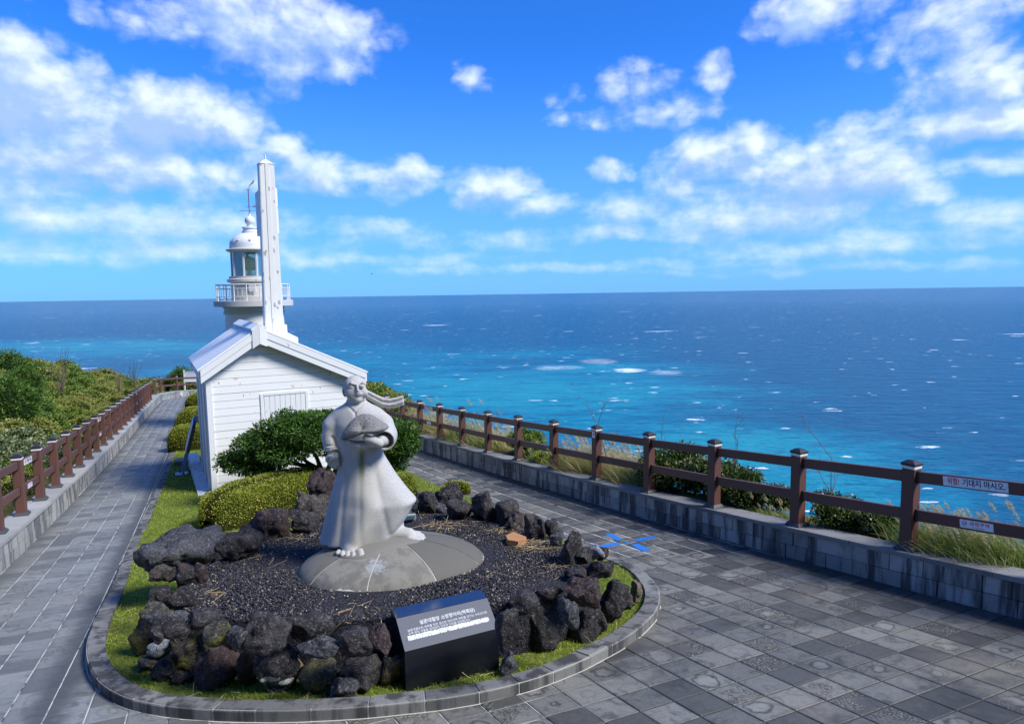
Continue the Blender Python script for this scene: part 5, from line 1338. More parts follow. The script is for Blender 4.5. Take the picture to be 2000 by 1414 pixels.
# neck, head
FD.cone(SP(693, 802, .02), SP(693, 782, .02), .082, .078, .03)
FD.ell(SP(693, 756, .01), (.118, .135, .130), .02)
FD.ell(SP(696, 769, -.025), (.104, .112, .100), .03)
FD.ell(SP(699, 781, -.095), (.048, .036, .034), .03)                         # chin
FD.ell(SP(684, 768, -.075), (.048, .042, .048), .03); FD.ell(SP(711, 767, -.07), (.045, .042, .048), .03)
FD.chain([SP(679, 752, -.098), SP(686, 748, -.118), SP(693.5, 751, -.126)], [.008, .009, .006], .022)   # brows
FD.chain([SP(702.5, 750.5, -.123), SP(708.5, 747.5, -.112), SP(713.5, 751, -.088)], [.006, .009, .008], .022)
FD.chain([SP(697.5, 752, -.122), SP(698.3, 758, -.136), SP(699, 762.6, -.144)], [.010, .012, .015], .018)   # nose
FD.ell(SP(696, 763.6, -.132), (.011, .012, .010), .012); FD.ell(SP(702.0, 763.8, -.132), (.011, .012, .010), .012)
FD.ell(SP(687, 755.5, -.104), (.029, .022, .014), .012); FD.ell(SP(707.5, 755, -.098), (.026, .022, .014), .012)
FD.groove([SP(682, 756.3), SP(687, 757.4), SP(692, 756.2)], .0045, .005, SD - .05); FD.groove([SP(703.5, 756.2), SP(708, 757), SP(712, 755.6)], .0045, .005, SD - .05)
FD.chain([SP(692.5, 769.2, -.125), SP(697, 768.0, -.138), SP(700, 768.4, -.141), SP(703, 767.8, -.136), SP(706.5, 768.8, -.122)], [.005, .007, .0065, .007, .005], .014)
FD.chain([SP(694, 771.4, -.125), SP(699.5, 772.2, -.136), SP(705.5, 771, -.122)], [.006, .009, .006], .014)
FD.groove([SP(693, 770.2), SP(699.5, 770.4), SP(706, 769.6)], .006, .005, SD - .05)
FD.ell(SP(672.5, 766, .0), (.020, .038, .054), .012, roll=.15); FD.ell(SP(671, 765, -.03), (.010, .018, .03), .008, True)
# ribbon streaming from the back of the head: four ridges
top = [(700, 764), (715, 762), (729, 769.5), (747, 778), (762, 779.5), (774, 777), (785, 773.5)]; bot = [(704, 775), (715, 776.5), (729, 784.5), (746, 794.5), (757, 797), (770, 796.5), (787, 791.5)]
for q in range(4):
    w_ = (q + .5) / 4; pts = []
    for i, (a, b) in enumerate(zip(top, bot)): pts.append(SP(a[0] * (1 - w_) + b[0] * w_, a[1] * (1 - w_) + b[1] * w_, .10 + .02 * i * .4 + (.012 if q % 2 else 0)))
    FD.chain(pts, [.016, .017, .020, .021, .020, .019, .018], .007)
# collar lines
FD.groove([SP(681, 786), SP(686, 792), SP(695, 799), SP(699, 803), SP(699.5, 808)], .013, .011, SD + .02); FD.groove([SP(711, 784), SP(708, 791), SP(702, 797), SP(699, 803)], .013, .011, SD + .02)
# arm that hangs down, with its wide sleeve and fist
FD.chain([SP(663, 812, .02), SP(650, 832, .0), SP(647.5, 858, -.02)], [.075, .096, .102], .06)
FD.cone(SP(647.5, 852, -.02), SP(651.5, 879, -.05), .103, .104, .03, flat=1)
FD.groove([SP(628, 862), SP(640, 866), SP(656, 865)], .010, .010, SD); FD.groove([SP(629, 869), SP(644, 872.5), SP(660, 870)], .008, .010, SD); FD.groove([SP(655, 850), SP(660, 857), SP(662, 866)], .020, .018, SD - .05)
FD.cone(SP(652, 878, -.05), SP(652, 892, -.07), .066, .062, .015)
FD.ell(SP(651.5, 897, -.075), (.078, .074, .082), .02)
for i, (x, y) in enumerate(((645, 905), (650, 909), (655.5, 910), (660, 907))): FD.chain([SP(x - 1.5, y - 7, -.13), SP(x, y, -.12), SP(x + 1, y + 3, -.07)], [.022, .024, .022], .007)
arc = [SP(645 + 6.2 * math.cos(t_) * (1 - .07 * k), 896 + 6.2 * math.sin(t_) * (1 - .07 * k), -.135 - .004 * k) for k, t_ in enumerate(np.linspace(2.6, 2.6 + 5.2, 9))]
FD.chain(arc, [.022, .022, .021, .020, .020, .019, .018, .017, .016], .007)
FD.chain([SP(658, 888, -.12), SP(655, 895, -.145), SP(649, 899, -.15)], [.025, .026, .021], .010)
# bent arm with wide sleeve, open hand under the rock
FD.chain([SP(732, 811, .03), SP(749, 829, -.02), SP(756, 848, -.10)], [.075, .098, .100], .06)
FD.cone(SP(756, 848, -.08), SP(751, 861, -.31), .104, .108, .04, flat=1)
FD.ell(SP(756, 860, -.16), (.078, .15, .10), .05)
FD.cone(SP(753, 859, -.27), SP(746, 861.5, -.40), .088, .094, .008, True)
FD.cone(SP(752, 860, -.24), SP(740, 862, -.37), .058, .055, .010)
FD.ell(SP(727, 864, -.39), (.098, .080, .052), .03, roll=-.10)
for i, (tipx, tipy, off) in enumerate(((680, 861.5, -.45), (669, 860, -.415), (666.5, 857.5, -.375), (672, 856, -.335))):
    FD.chain([SP(722, 866 - i * .6, -.435 + i * .035), SP(701, 869.5 - i, off - .005), SP((tipx + 701) / 2 - 1, 867.5 - i * .9, off), SP(tipx, tipy, off)], [.034, .031, .027, .022], .010)
FD.chain([SP(741, 866, -.43), SP(730, 860.5, -.47), SP(715.5, 855.5, -.485)], [.045, .041, .040], .018)
FD.ell(SP(713.5, 853.5, -.515), (.016, .014, .018), .004)
# feet
def foot(heel, ball, toes, rw):
    FD.chain([heel, ball], [.092, .080], .04)
    for (a, b, r) in toes: FD.chain([a, b], [r, r * .95], .008)
foot(SP(694, 1068, -.18), SP(686, 1077, -.34), [(SP(704, 1079, -.40), SP(706.5, 1086, -.480), .046), (SP(691, 1080, -.40), SP(691, 1087, -.485), .034), (SP(680, 1080, -.39), SP(679, 1085.5, -.470), .032), (SP(670, 1079, -.37), SP(668.5, 1083, -.45), .030), (SP(662, 1077, -.34), SP(659.5, 1080, -.41), .026)], .07)
FD.chain([SP(690, 1055, -.14), SP(692, 1040, -.1)], [.09, .09], .03)
foot(SP(764, 1040, -.02), SP(798, 1045, -.06), [(SP(801, 1053, -.12), SP(815, 1058, -.14), .044), (SP(808, 1048, -.09), SP(824, 1055.5, -.10), .032), (SP(810, 1045, -.05), SP(827, 1051.0, -.05), .029), (SP(808, 1041, -.01), SP(825, 1046.0, .0), .026), (SP(805, 1039, .03), SP(819, 1041, .04), .024)], .07)
FD.chain([SP(762, 1035, -.02), SP(775, 1026, -.0)], [.09, .075], .03)
Vs, Fs = FD.mesh()
st_ = empty('statue', (SP(690, 1060)[0], SD, dome_z(SP(690, 1060)[0], SD - .2)), 0, 'pale granite statue of a robed woman with streaming hair ribbon holding up a rock', 'statue')
figo = mesh_np('figure', Vs - np.array(st_.location), Fs, MAT['statue'], st_, smooth=True)
del FD
# mortar bed under the feet
pts_px = [(648, 1090), (655, 1099), (690, 1102), (725, 1096), (760, 1078), (800, 1067), (832, 1062), (836, 1050), (822, 1040), (770, 1036), (730, 1050), (690, 1060), (655, 1074)]
ring = []
for (x, y) in pts_px:
    r = ray(x, y); d_ = 6.3
    while HC + r.z * d_ > dome_z(r.x * d_, d_) and d_ < 8.6: d_ += .01
    ring.append(Vector((r.x * d_, d_, 0)))
rg2 = chaikin(ring); cxm = sum((p for p in rg2), Vector()) / len(rg2)
V = []; Fc = []; n = len(rg2)
for lev, (s_, dz) in enumerate(((.88, -.01), (.88, .006), (.84, .014), (.6, .016), (.3, .016), (.02, .016))):
    for p in rg2:
        q = cxm + (p - cxm) * s_; V.append(Vector((q.x, q.y, dome_z(q.x, q.y) + dz)) - st_.location)
for l in range(5):
    for i in range(n): Fc.append((l * n + i, l * n + (i + 1) % n, (l + 1) * n + (i + 1) % n, (l + 1) * n + i))
mb = MB().add(V, Fc); mb.build('mortar_bed', MAT['foot_mortar'], st_, 60)

# held lava rock, shaped like a small crater hill
prof = [(667, 854), (670.5, 842), (682, 826), (694.7, 814), (705, 809.5), (713, 808), (720, 809), (726.5, 810.5), (742, 820.5), (752, 828), (759.6, 833), (758.5, 837), (749.5, 841.5), (739, 846), (725, 845), (711, 845.5), (700, 850), (691, 854.5), (678, 856)]
HDR = SD - .40; pr3 = [P(x, y, HDR) for x, y in prof]; c0 = P(712, 836, HDR); V = []; Fc = []; n = 72; 
def prof_r(a):
    best_ = 0
    for i in range(len(pr3)):
        p, q = pr3[i] - c0, pr3[(i + 1) % len(pr3)] - c0
        den = math.cos(a) * (q.z - p.z) - math.sin(a) * (q.x - p.x)
        if abs(den) < 1e-9: continue
        t_ = (p.x * (q.z - p.z) - p.z * (q.x - p.x)) / den; s_ = (p.x * math.sin(a) - p.z * math.cos(a)) / den * 1.0
        if t_ > 0 and -1e-6 <= s_ <= 1 + 1e-6: best_ = max(best_, t_)
    return best_
NL = 36
for i in range(n):
    a = 2 * math.pi * i / n; r = prof_r(a)
    for j in range(NL + 1):
        b = math.pi * j / NL - math.pi / 2                        # -90 front .. +90 back
        rr2 = r * math.cos(b) ** .75 if math.cos(b) > 1e-6 else 0
        q = Vector((rr2 * math.cos(a), .165 * math.sin(b) * (1 - .35 * max(0, math.sin(a))), rr2 * math.sin(a)))
        q += q.normalized() * (.005 * mnoise.noise(q * 9) + .0035 * mnoise.noise(q * 40)) if q.length > 1e-5 else Vector()
        V.append(q)
for i in range(n):
    for j in range(NL): a_ = i * (NL + 1) + j; b_ = ((i + 1) % n) * (NL + 1) + j; Fc.append((a_, b_, b_ + 1, a_ + 1))
hr = MB().add(V, Fc).build('held_rock', MAT['held'], None, 180); hr.location = c0
bm = bmesh.new(); bm.from_mesh(hr.data); bmesh.ops.remove_doubles(bm, verts=bm.verts, dist=.0005); bmesh.ops.recalc_face_normals(bm, faces=bm.faces); bm.to_mesh(hr.data); bm.free(); hr.data.shade_smooth()
tag(hr, 'dark pitted lava rock resting on the open hand of the statue', 'rock')

# ================================================================== inscribed black block
FL = Vector((-.97, 5.60, 0)); dF = Vector((.905, .425, 0)).normalized()
q0 = G(793, 1350, .05); q1 = G(975, 1306, .05); FL = Vector((q0.x, q0.y, 0)); dF = Vector((q1.x - q0.x, q1.y - q0.y, 0)); WID = dF.length; dF.normalize(); dB = Vector((-dF.y, dF.x, 0))
zb = min(q0.z, q1.z) - .06
blk = empty('inscribed_block', (FL.x, FL.y, zb), math.atan2(dF.y, dF.x), 'polished black stone block with a sloping engraved face on the near rim of the bed', 'stone sign')
def solve_back(px, py):                                               # point of the block's left edge seen at this pixel
    r = ray(px, py); 
    # FL + dB*w = r*k (xy)
    k = (FL.x * dB.y - FL.y * dB.x) / (r.x * dB.y - r.y * dB.x); w = (r.x * k - FL.x) / dB.x; return w, HC + r.z * k - zb
zf = P(790, 1273, FL.y).z - zb; w1, z1 = solve_back(773, 1208); w2, z2 = solve_back(763, 1190)
print('BLOCK', WID, zf, w1, z1, w2, z2)
pr_ = [(0, 0), (0, zf), (w1, z1), (w2, z2), (w2, 0)]
mb = MB(); mb.add([(0, y, z) for y, z in pr_] + [(WID, y, z) for y, z in pr_], [(4, 3, 2, 1, 0), (5, 6, 7, 8, 9), (0, 1, 6, 5), (1, 2, 7, 6), (2, 3, 8, 7), (3, 4, 9, 8), (4, 0, 5, 9)])
mb.build('block', MAT['granite'], blk)
MB().hexa([(.001, w1 + .001, z1), (WID - .001, w1 + .001, z1), (WID - .001, w2 - .001, z2), (.001, w2 - .001, z2)] + [(x, y, z + .002) for x, y, z in ((.001, w1 + .001, z1), (WID - .001, w1 + .001, z1), (WID - .001, w2 - .001, z2), (.001, w2 - .001, z2))]).build('top_strip', MAT['granite_top'], blk)
fx = Vector((1, 0, 0)); fy = Vector((0, w1, z1 - zf)); FLn = fy.length; fy.normalize(); fz = fx.cross(fy)
FM = Matrix.Translation((WID / 2, 0, zf)) @ Matrix((fx, fy, fz)).transposed().to_4x4()
fo = MB().box((0, FLn / 2, .0012), (WID - .004, FLn - .004, .002)).build('engraved_face', MAT['granite_face'], blk); fo.data.transform(FM)
T = Matrix.Translation
text_mesh('title', '설문대할망 소망항아리(백록담)', .042, MAT['engrave'], fo, FM @ T((.02 * WID, FLn * .72, .003)), bold=.0008, width=WID * .60)
text_mesh('inscription', '설문대할망은 제주를 만든 섬스런 여신이며 제주를 지키는 수호신으로', .026, MAT['engrave'], fo, FM @ T((.01 * WID, FLn * .56, .003)), bold=.0002, width=WID * .86)
text_mesh('inscription', '오백 명의 아들을 낳았듯이 건강과 다산을 상징합니다.', .026, MAT['engrave'], fo, FM @ T((-.09 * WID, FLn * .465, .003)), bold=.0002, width=WID * .66)
wv = MB(); rk = random.Random(9)                                       # scrubbed white strip over the old lines
for k in range(130):
    for r_ in range(5):
        if rk.random() < .035 + (.16 if r_ in (0, 4) else 0): continue
        x = -.435 * WID + k * .87 * WID / 130; y = FLn * (.275 + r_ * .028); s_ = .87 * WID / 130
        wv.add([FM @ Vector((x + dx_ * s_ * 1.0 + rk.uniform(-.0006, .0006), y + dy_ * FLn * .028 + rk.uniform(-.0006, .0006), .0034)) for dx_, dy_ in ((0, 0), (1, 0), (1, 1), (0, 1))], [(0, 1, 2, 3)])
o = wv.build('scrubbed_strip', MAT['wornwhite'], fo)

# ================================================================== small things on the bed and paving
q = BED(801, 1020); fl = empty('floodlight', (q.x, q.y, bz(q.x, q.y)), .25, 'small grey box floodlight on the gravel behind the statue foot', 'floodlight')
MB().hexa([(-.075, -.05, .05), (.075, -.05, .05), (.075, .05, .02), (-.075, .05, .02), (-.075, -.06, .12), (.075, -.06, .12), (.075, .06, .10), (-.075, .06, .10)]).build('housing', MAT['greymetal'], fl)
MB().box((0, -.061, .088), (.12, .006, .05), .002).build('glass', MAT['glass'], fl)
MB().box((0, 0, .02), (.05, .04, .04), .004).build('foot', MAT['plate'], fl)
C3 = [(1003, 1038), (1028, 1048), (1027, 1053), (1012, 1057), (992, 1054), (988, 1045)]
zt_ = .085; cen = BED(1006, 1060); V = []
base_z = bz(cen.x, cen.y)
for (x, y) in C3:
    r = ray(x, y); d_ = (base_z + zt_ - HC) / r.z; V.append(EYE + r * d_)
n = len(V); V2 = V + [Vector((v.x, v.y, base_z - .05)) for v in V]; c = sum(V, Vector()) / n
tr_o = empty('terracotta_block', (c.x, c.y, base_z), 0, 'orange terracotta block half sunk in gravel and straw', 'block')
MB().add([v - tr_o.location for v in V2], [tuple(range(n)), tuple(reversed(range(n, 2 * n)))] + [(i, n + i, n + (i + 1) % n, (i + 1) % n) for i in range(n)]).build('block', MAT['terracotta'], tr_o)
pm = empty('painted_mark', G(1224, 1057), 0, 'bright blue painted cross of four dashes and a dot on the paving', 'painted mark')
def DZ(x, y): return (760 + x / (2000 / 540), 870 + y / (2000 / 540))
for quad in ([(1560, 637), (1612, 636), (1692, 676), (1648, 686)], [(1765, 679), (1905, 652), (1937, 662), (1800, 692)], [(1518, 723), (1645, 698), (1678, 711), (1550, 737)], [(1748, 718), (1795, 708), (1896, 750), (1838, 763)], [(1697, 694), (1718, 686), (1740, 693), (1718, 703)]):
    pts = [G(*DZ(*p), .0105) - pm.location for p in quad]
    if len(quad) == 4 and quad[0][0] == 1697: pts = chaikin(pts)
    n = len(pts); low = [p - Vector((0, 0, .0035)) for p in pts]
    MB().add(pts + low, [tuple(range(n))] + [(i, (i + 1) % n, n + (i + 1) % n, n + i) for i in range(n)]).build('dash' if n == 4 else 'dot', MAT['bluepaint'], pm)

# leaning blue and black panel by the hut
q = G(355, 926, .05); ip = empty('leaning_panel', (q.x, q.y, q.z), 0, 'blue and black sign panel leaning beside the path, seen edge on', 'panel')
t0, t1 = P(356, 922, q.y) - q, P(383, 811, q.y) - q; ax = (t1 - t0).normalized(); L_ = (t1 - t0).length
sx = Vector((ax.z, 0, -ax.x)); yv = Vector((-.475, 1, 0)).normalized()
def slab(name, s0, s1, xo, w_, dp_, mat):
    p0 = t0 + ax * (L_ * s0) + sx * xo; p1 = t0 + ax * (L_ * s1) + sx * xo; V = []
    for p in (p0, p1):
        for a_, b_ in ((-1, -1), (1, -1), (1, 1), (-1, 1)): V.append(p + sx * (a_ * w_ / 2) + yv * (b_ * dp_ / 2))
    return MB().hexa(V).build(name, mat, ip)
slab('lower_post', 0, .42, 0, .10, .12, MAT['bluesteel']); slab('panel', .40, .80, 0, .085, .85, MAT['black']); slab('upper_post', .80, 1.0, .01, .085, .14, MAT['bluesteel']); slab('sheet', .38, .90, -.055, .018, .80, MAT['sign_white'])
MB().box((0, 0, .015), (.36, .40, .03), .004).build('base_plate', MAT['bluesteel'], ip)
for x, y in ((-.13, -.15), (.13, -.15), (-.13, .15), (.13, .15)): MB().lathe([(.028, .0305), (.028, .06), (.015, .075)], 6, (x, y, 0)).build('bolt', MAT['plate'], ip)
MB().box((.0, .02, -.03), (.52, .55, .055), .01).build('concrete_pad', MAT['path_coping'], ip)
q = G(360, 913, .03); mbx = MB().box((0, 0, .09), (.95, .45, .18), .012); o = mbx.build('stone_step', MAT['coping'], None); o.location = q + Vector((.03, .5, -.04)); o.rotation_euler = (0, 0, .3); tag(o, 'dark grey stone step lying on the grass behind the leaning panel', 'step')
# ================================================================== plants
def leaf_quads(Pn, Nn, size, rng, aspect=.45, lift=.5):
    """one kite-shaped leaf per point, pointing outward with scatter"""
    n = len(Pn); a = Nn * lift + rng.normal(0, .6, (n, 3)); a /= np.linalg.norm(a, axis=1)[:, None]
    b = np.cross(a, rng.normal(size=(n, 3))); b /= np.linalg.norm(b, axis=1)[:, None] + 1e-9
    s = (size * rng.uniform(.6, 1.25, n))[:, None]; w = s * aspect * .5; c = np.cross(a, b)
    V = np.stack([Pn, Pn + a * s * .5 + b * w + c * w * .25, Pn + a * s, Pn + a * s * .5 - b * w + c * w * .25], 1)
    Fc = np.arange(n * 4).reshape(n, 4); return V.reshape(-1, 3), Fc
def blob_points(blobs, n, rng, shell=.35):
    """points near the surface of a cloud of ellipsoids (cx,cy,cz,rx,ry,rz)"""
    B = np.array(blobs, float); wgt = (B[:, 3] * B[:, 4] + B[:, 4] * B[:, 5] + B[:, 3] * B[:, 5]); k = rng.choice(len(B), n, p=wgt / wgt.sum())
    d = rng.normal(size=(n, 3)); d /= np.linalg.norm(d, axis=1)[:, None]; r = 1 - shell * rng.uniform(0, 1, n) ** 1.7
    p = B[k, :3] + d * B[k, 3:] * r[:, None]; nn = d / B[k, 3:]; nn /= np.linalg.norm(nn, axis=1)[:, None]
    inner = np.zeros(n, bool)
    for b in B: inner |= (((p - b[:3]) / b[3:]) ** 2).sum(1) < .62 ** 2
    return p[~inner], nn[~inner]
def shrub_crown(name, blobs, n, size, mat, parent, seed, aspect=.45, shell=.4, lift=.6):
    rng = np.random.default_rng(seed); p, nn = blob_points(blobs, n, rng, shell); V, Fc = leaf_quads(p, nn, size, rng, aspect, lift)
    o = mesh_np(name, V, Fc, mat, parent); return o
def core_mesh(name, blobs, mat, parent, k=.80):
    bm = bmesh.new()
    for b in blobs:
        bmesh.ops.create_icosphere(bm, subdivisions=2, radius=1, matrix=Matrix.Translation(b[:3]) @ Matrix.Diagonal((b[3] * k, b[4] * k, b[5] * k, 1)))
    for v in bm.verts: v.co += v.co.normalized() * .03 * mnoise.noise(v.co * 3)
    me = bpy.data.meshes.new(name); bm.to_mesh(me); bm.free(); me.materials.append(mat); o = bpy.data.objects.new(name, me); link(o, parent); return o

# clipped hedges: a solid of leaf-sized faces over a dark twiggy core
def hedge(name, label, pts, w, h, n, size, seed, mat='leaf_hedge', cat='hedge', group=None, rnd=.32):
    """pts: spine on the ground; rounded loaf section"""
    c0 = pts[0]; o = empty(name, (c0.x, c0.y, gz(c0.x, c0.y) + .04), 0, label, cat, group); rng = np.random.default_rng(seed)
    P2 = np.array([[p.x - c0.x, p.y - c0.y] for p in pts]); L = np.r_[0, np.cumsum(np.linalg.norm(np.diff(P2, axis=0), axis=1))]; T = L[-1]
    hs = np.array(h if hasattr(h, '__len__') else [h] * len(pts)); ws = np.array(w if hasattr(w, '__len__') else [w] * len(pts))
    def surf(s, a, k=1.0):
        # s along (-e..T+e) with rounded ends, a 0..pi across
        e = ws.mean() * .45; sc = np.clip(s, 0, T); over = np.clip(np.where(s < 0, -s, np.where(s > T, s - T, 0)) / e, 0, 1); end = np.sqrt(1 - over ** 2)
        x = np.interp(sc, L, P2[:, 0]); y = np.interp(sc, L, P2[:, 1]); i = np.clip(np.searchsorted(L, sc) - 1, 0, len(L) - 2); d = (P2[i + 1] - P2[i]); d /= np.linalg.norm(d, axis=1)[:, None]
        xx = x + d[:, 0] * np.where(s < 0, s, np.where(s > T, s - T, 0)); yy = y + d[:, 1] * np.where(s < 0, s, np.where(s > T, s - T, 0))
        ca, sa = np.cos(a), np.sin(a); pw = .44
        cw = np.sign(ca) * np.abs(ca) ** pw; cz = np.abs(sa) ** pw
        W_ = np.interp(sc, L, ws) * .5 * (.35 + .65 * end) * k; H_ = np.interp(sc, L, hs) * (.30 + .70 * end) * k
        g0 = gz(xx + c0.x, yy + c0.y) - gz(c0.x, c0.y)
        bumpy = np.array([mnoise.noise(Vector((float(u_), float(v_) * .6, seed))) for u_, v_ in zip(s * 2.6, a * 2)]) * .055
        px_ = xx - d[:, 1] * cw * (W_ + bumpy); py_ = yy + d[:, 0] * cw * (W_ + bumpy); pz_ = g0 + cz * (H_ + bumpy)
        nn = np.stack([-d[:, 1] * ca, d[:, 0] * ca, sa], 1); return np.stack([px_, py_, pz_], 1), nn
    e = ws.mean() * .45
    ns, na = 40, 14; SS, AA = np.meshgrid(np.linspace(-e, T + e, ns), np.linspace(0, math.pi, na), indexing='ij'); V, _ = surf(SS.ravel(), AA.ravel(), .95)
    Fc = [(i * na + j, (i + 1) * na + j, (i + 1) * na + j + 1, i * na + j + 1) for i in range(ns - 1) for j in range(na - 1)]
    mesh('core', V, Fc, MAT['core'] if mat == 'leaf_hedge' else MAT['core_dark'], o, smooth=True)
    s = rng.uniform(-e, T + e, n); a = rng.uniform(0.02, math.pi - .02, n); p, nn = surf(s, a, 1.0); p -= nn * rng.uniform(-.005, .045, n)[:, None]
    V, Fc = leaf_quads(p, nn, np.full(n, size), rng, .62, .75); mesh_np('foliage', V, Fc, MAT[mat], o); return o
hedge('clipped_hedge', 'long loaf shaped yellow green clipped hedge rising behind the lava rocks', [Vector((-5.25, 12.05, 0)), Vector((-5.0, 12.7, 0)), Vector((-4.6, 13.4, 0)), Vector((-4.15, 14.0, 0))], [.85, .95, .95, .9], [.66, .70, .72, .74], 26000, .030, 1)
hedge('clipped_hedge', 'clipped yellow green hedge block at the statue skirt, beside the sea side paving', [Vector((-2.55, 13.1, 0)), Vector((-2.35, 13.45, 0))], .75, .66, 9000, .030, 2)
q = G(888, 968); hedge('low_shrub', 'small low yellow green shrub behind the rocks at the paving edge', [Vector((q.x - .12, q.y + .1, 0)), Vector((q.x + .15, q.y + .1, 0))], .42, .22, 2200, .030, 3, cat='shrub')
q = G(357, 882); hedge('clipped_bush', 'rounded clipped bush nearest the leaning panel, beside the path', [Vector((q.x - .15, q.y + .2, 0)), Vector((q.x + .35, q.y + .35, 0))], .85, .82, 9000, .036, 4, cat='bush')
q = G(372, 860); hedge('clipped_bush', 'larger rounded clipped bush between the hut side and the path', [Vector((q.x - .1, q.y + .3, 0)), Vector((q.x + .6, q.y + .5, 0))], 1.25, 1.15, 9000, .036, 5, cat='bush')
q = G(380, 808); hedge('clipped_bush', 'farthest small clipped bush at the path edge by the hut', [Vector((q.x, q.y + .3, 0)), Vector((q.x + .6, q.y + .5, 0))], 1.2, 1.0, 5000, .05, 6, cat='bush')

# the spreading dark bush in front of the hut
q = G(634, 925); bd_ = 14.1; bc = P(625, 905, bd_); base = Vector((bc.x, bd_, gz(bc.x, bd_)))
bu = empty('spreading_bush', base, 0, 'wide dark green pruned bush on short trunks between statue and hut', 'bush')
def bl(px, py, off, rx, ry, rz): q_ = P(px, py, bd_ + off) - base; return (q_.x, q_.y, q_.z, rx, ry, rz)
blobs = [bl(620, 836, 0, .95, .8, .34), bl(545, 848, -.1, .62, .6, .32), bl(500, 872, -.1, .50, .5, .30), bl(470, 905, -.15, .36, .4, .20), bl(555, 878, -.2, .55, .6, .28), bl(515, 915, -.2, .42, .4, .22), bl(690, 835, .1, .7, .7, .34),
         bl(760, 850, .1, .52, .55, .34), bl(785, 870, .0, .34, .4, .24), bl(640, 860, -.1, .62, .6, .26), bl(740, 880, .1, .5, .5, .30), bl(790, 852, .1, .28, .35, .18), bl(590, 826, .1, .5, .5, .20), bl(445, 900, -.1, .16, .2, .10), bl(770, 900, 0, .3, .35, .2), bl(655, 826, 0, .5, .5, .18)]
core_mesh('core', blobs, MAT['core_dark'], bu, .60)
rs = random.Random(4); tufts = [(b[0] + b[3] * rs.uniform(-.9, .9), b[1] + b[4] * rs.uniform(-.9, .5), b[2] + b[5] * rs.uniform(-.5, 1.0), s_, s_, s_ * .7) for b in blobs for s_ in (rs.uniform(.10, .19) for _ in range(9))]
shrub_crown('crown', blobs, 40000, .085, MAT['leaf_bush'], bu, 21, .34, .55, .9)
shrub_crown('leaf_tufts', tufts, 20000, .080, MAT['leaf_bush'], bu, 22, .34, .9, 1.0)
tk = MB()
for (px, py, top_) in ((634, 928, (640, 860)), (618, 922, (600, 860)), (648, 926, (690, 850)), (600, 915, (520, 880)), (630, 925, (560, 870)), (660, 922, (750, 870))):
    a_ = P(634 + (px - 634) * .6, py + 6, bd_) - base; b_ = P(top_[0], top_[1], bd_) - base; mid_ = (a_ * .45 + b_ * .55) + Vector((.08, .05, -.08)); tk.tube([a_ - Vector((0, 0, .15)), a_ + (mid_ - a_) * .4 + Vector((.03, 0, .05)), mid_, b_], [.065, .055, .042, .02], 7)
tk.build('trunk', MAT['bark'], bu)

# lawn
dens = []
def lawn(n, y0, y1, hl, wd):
    lo_x = min(p.x for p in ISL_IN); hi_x = max(p.x for p in ISL_IN); X = RNG.uniform(lo_x, hi_x, n * 6); Y = RNG.uniform(y0, y1, n * 6)
    k = inside_np([(p.x, p.y) for p in ISL_IN], X, Y) & ~inside_np([(p.x, p.y) for p in offset_in(BP2, .10)], X, Y)
    hx = (X - P0.x) * math.cos(HA) + (Y - P0.y) * math.sin(HA); hy = -(X - P0.x) * math.sin(HA) + (Y - P0.y) * math.cos(HA)
    k &= ~((hx > -.28) & (hx < WR) & (hy > -.02) & (hy < HD)); X, Y = X[k][:n], Y[k][:n]; n = len(X)
    d = np.stack([RNG.normal(-.15, .45, n), RNG.normal(0, .45, n), np.ones(n)], 1); d /= np.linalg.norm(d, axis=1)[:, None]
    patch = np.array([mnoise.noise(Vector((float(x) * 1.7, float(y) * 1.7, 2))) for x, y in zip(X, Y)])
    h = hl * RNG.uniform(.5, 1.2, n) * (1 + .6 * patch)
    return np.stack([X, Y, gz(X, Y) + .042], 1), d, h, np.full(n, wd)
parts = [lawn(42000, 5.0, 9.0, .042, .0065), lawn(42000, 9.0, 14.0, .050, .009), lawn(30000, 14, 26, .06, .014)]
Bs, Ds, Hs, Ws = [np.concatenate([p[i] for p in parts]) for i in range(4)]
lo_ = strips('grass', Bs, Ds, Hs, Ws, np.stack([RNG.normal(0, .012, len(Bs)), RNG.normal(0, .012, len(Bs)), -np.abs(RNG.normal(0, .008, len(Bs)))], 1), MAT['grass'], seg=2)
tag(lo_, 'short bright green lawn grass between kerb, rocks and hut', 'grass', kind='stuff')
n = 900; X = RNG.uniform(-5, 2, n * 4); Y = RNG.uniform(5, 12, n * 4); k = inside_np([(p.x, p.y) for p in ISL_IN], X, Y) & ~inside_np([(p.x, p.y) for p in BP2], X, Y); X, Y = X[k][:n], Y[k][:n]; a = RNG.uniform(0, 6.28, len(X))
strips('dead_blades', np.stack([X, Y, gz(X, Y) + .065], 1), np.stack([np.cos(a), np.sin(a), RNG.normal(.05, .1, len(X))], 1), RNG.uniform(.05, .18, len(X)), RNG.uniform(.003, .007, len(X)), RNG.normal(0, .02, (len(X), 3)), MAT['straw'], lo_, taper=False)

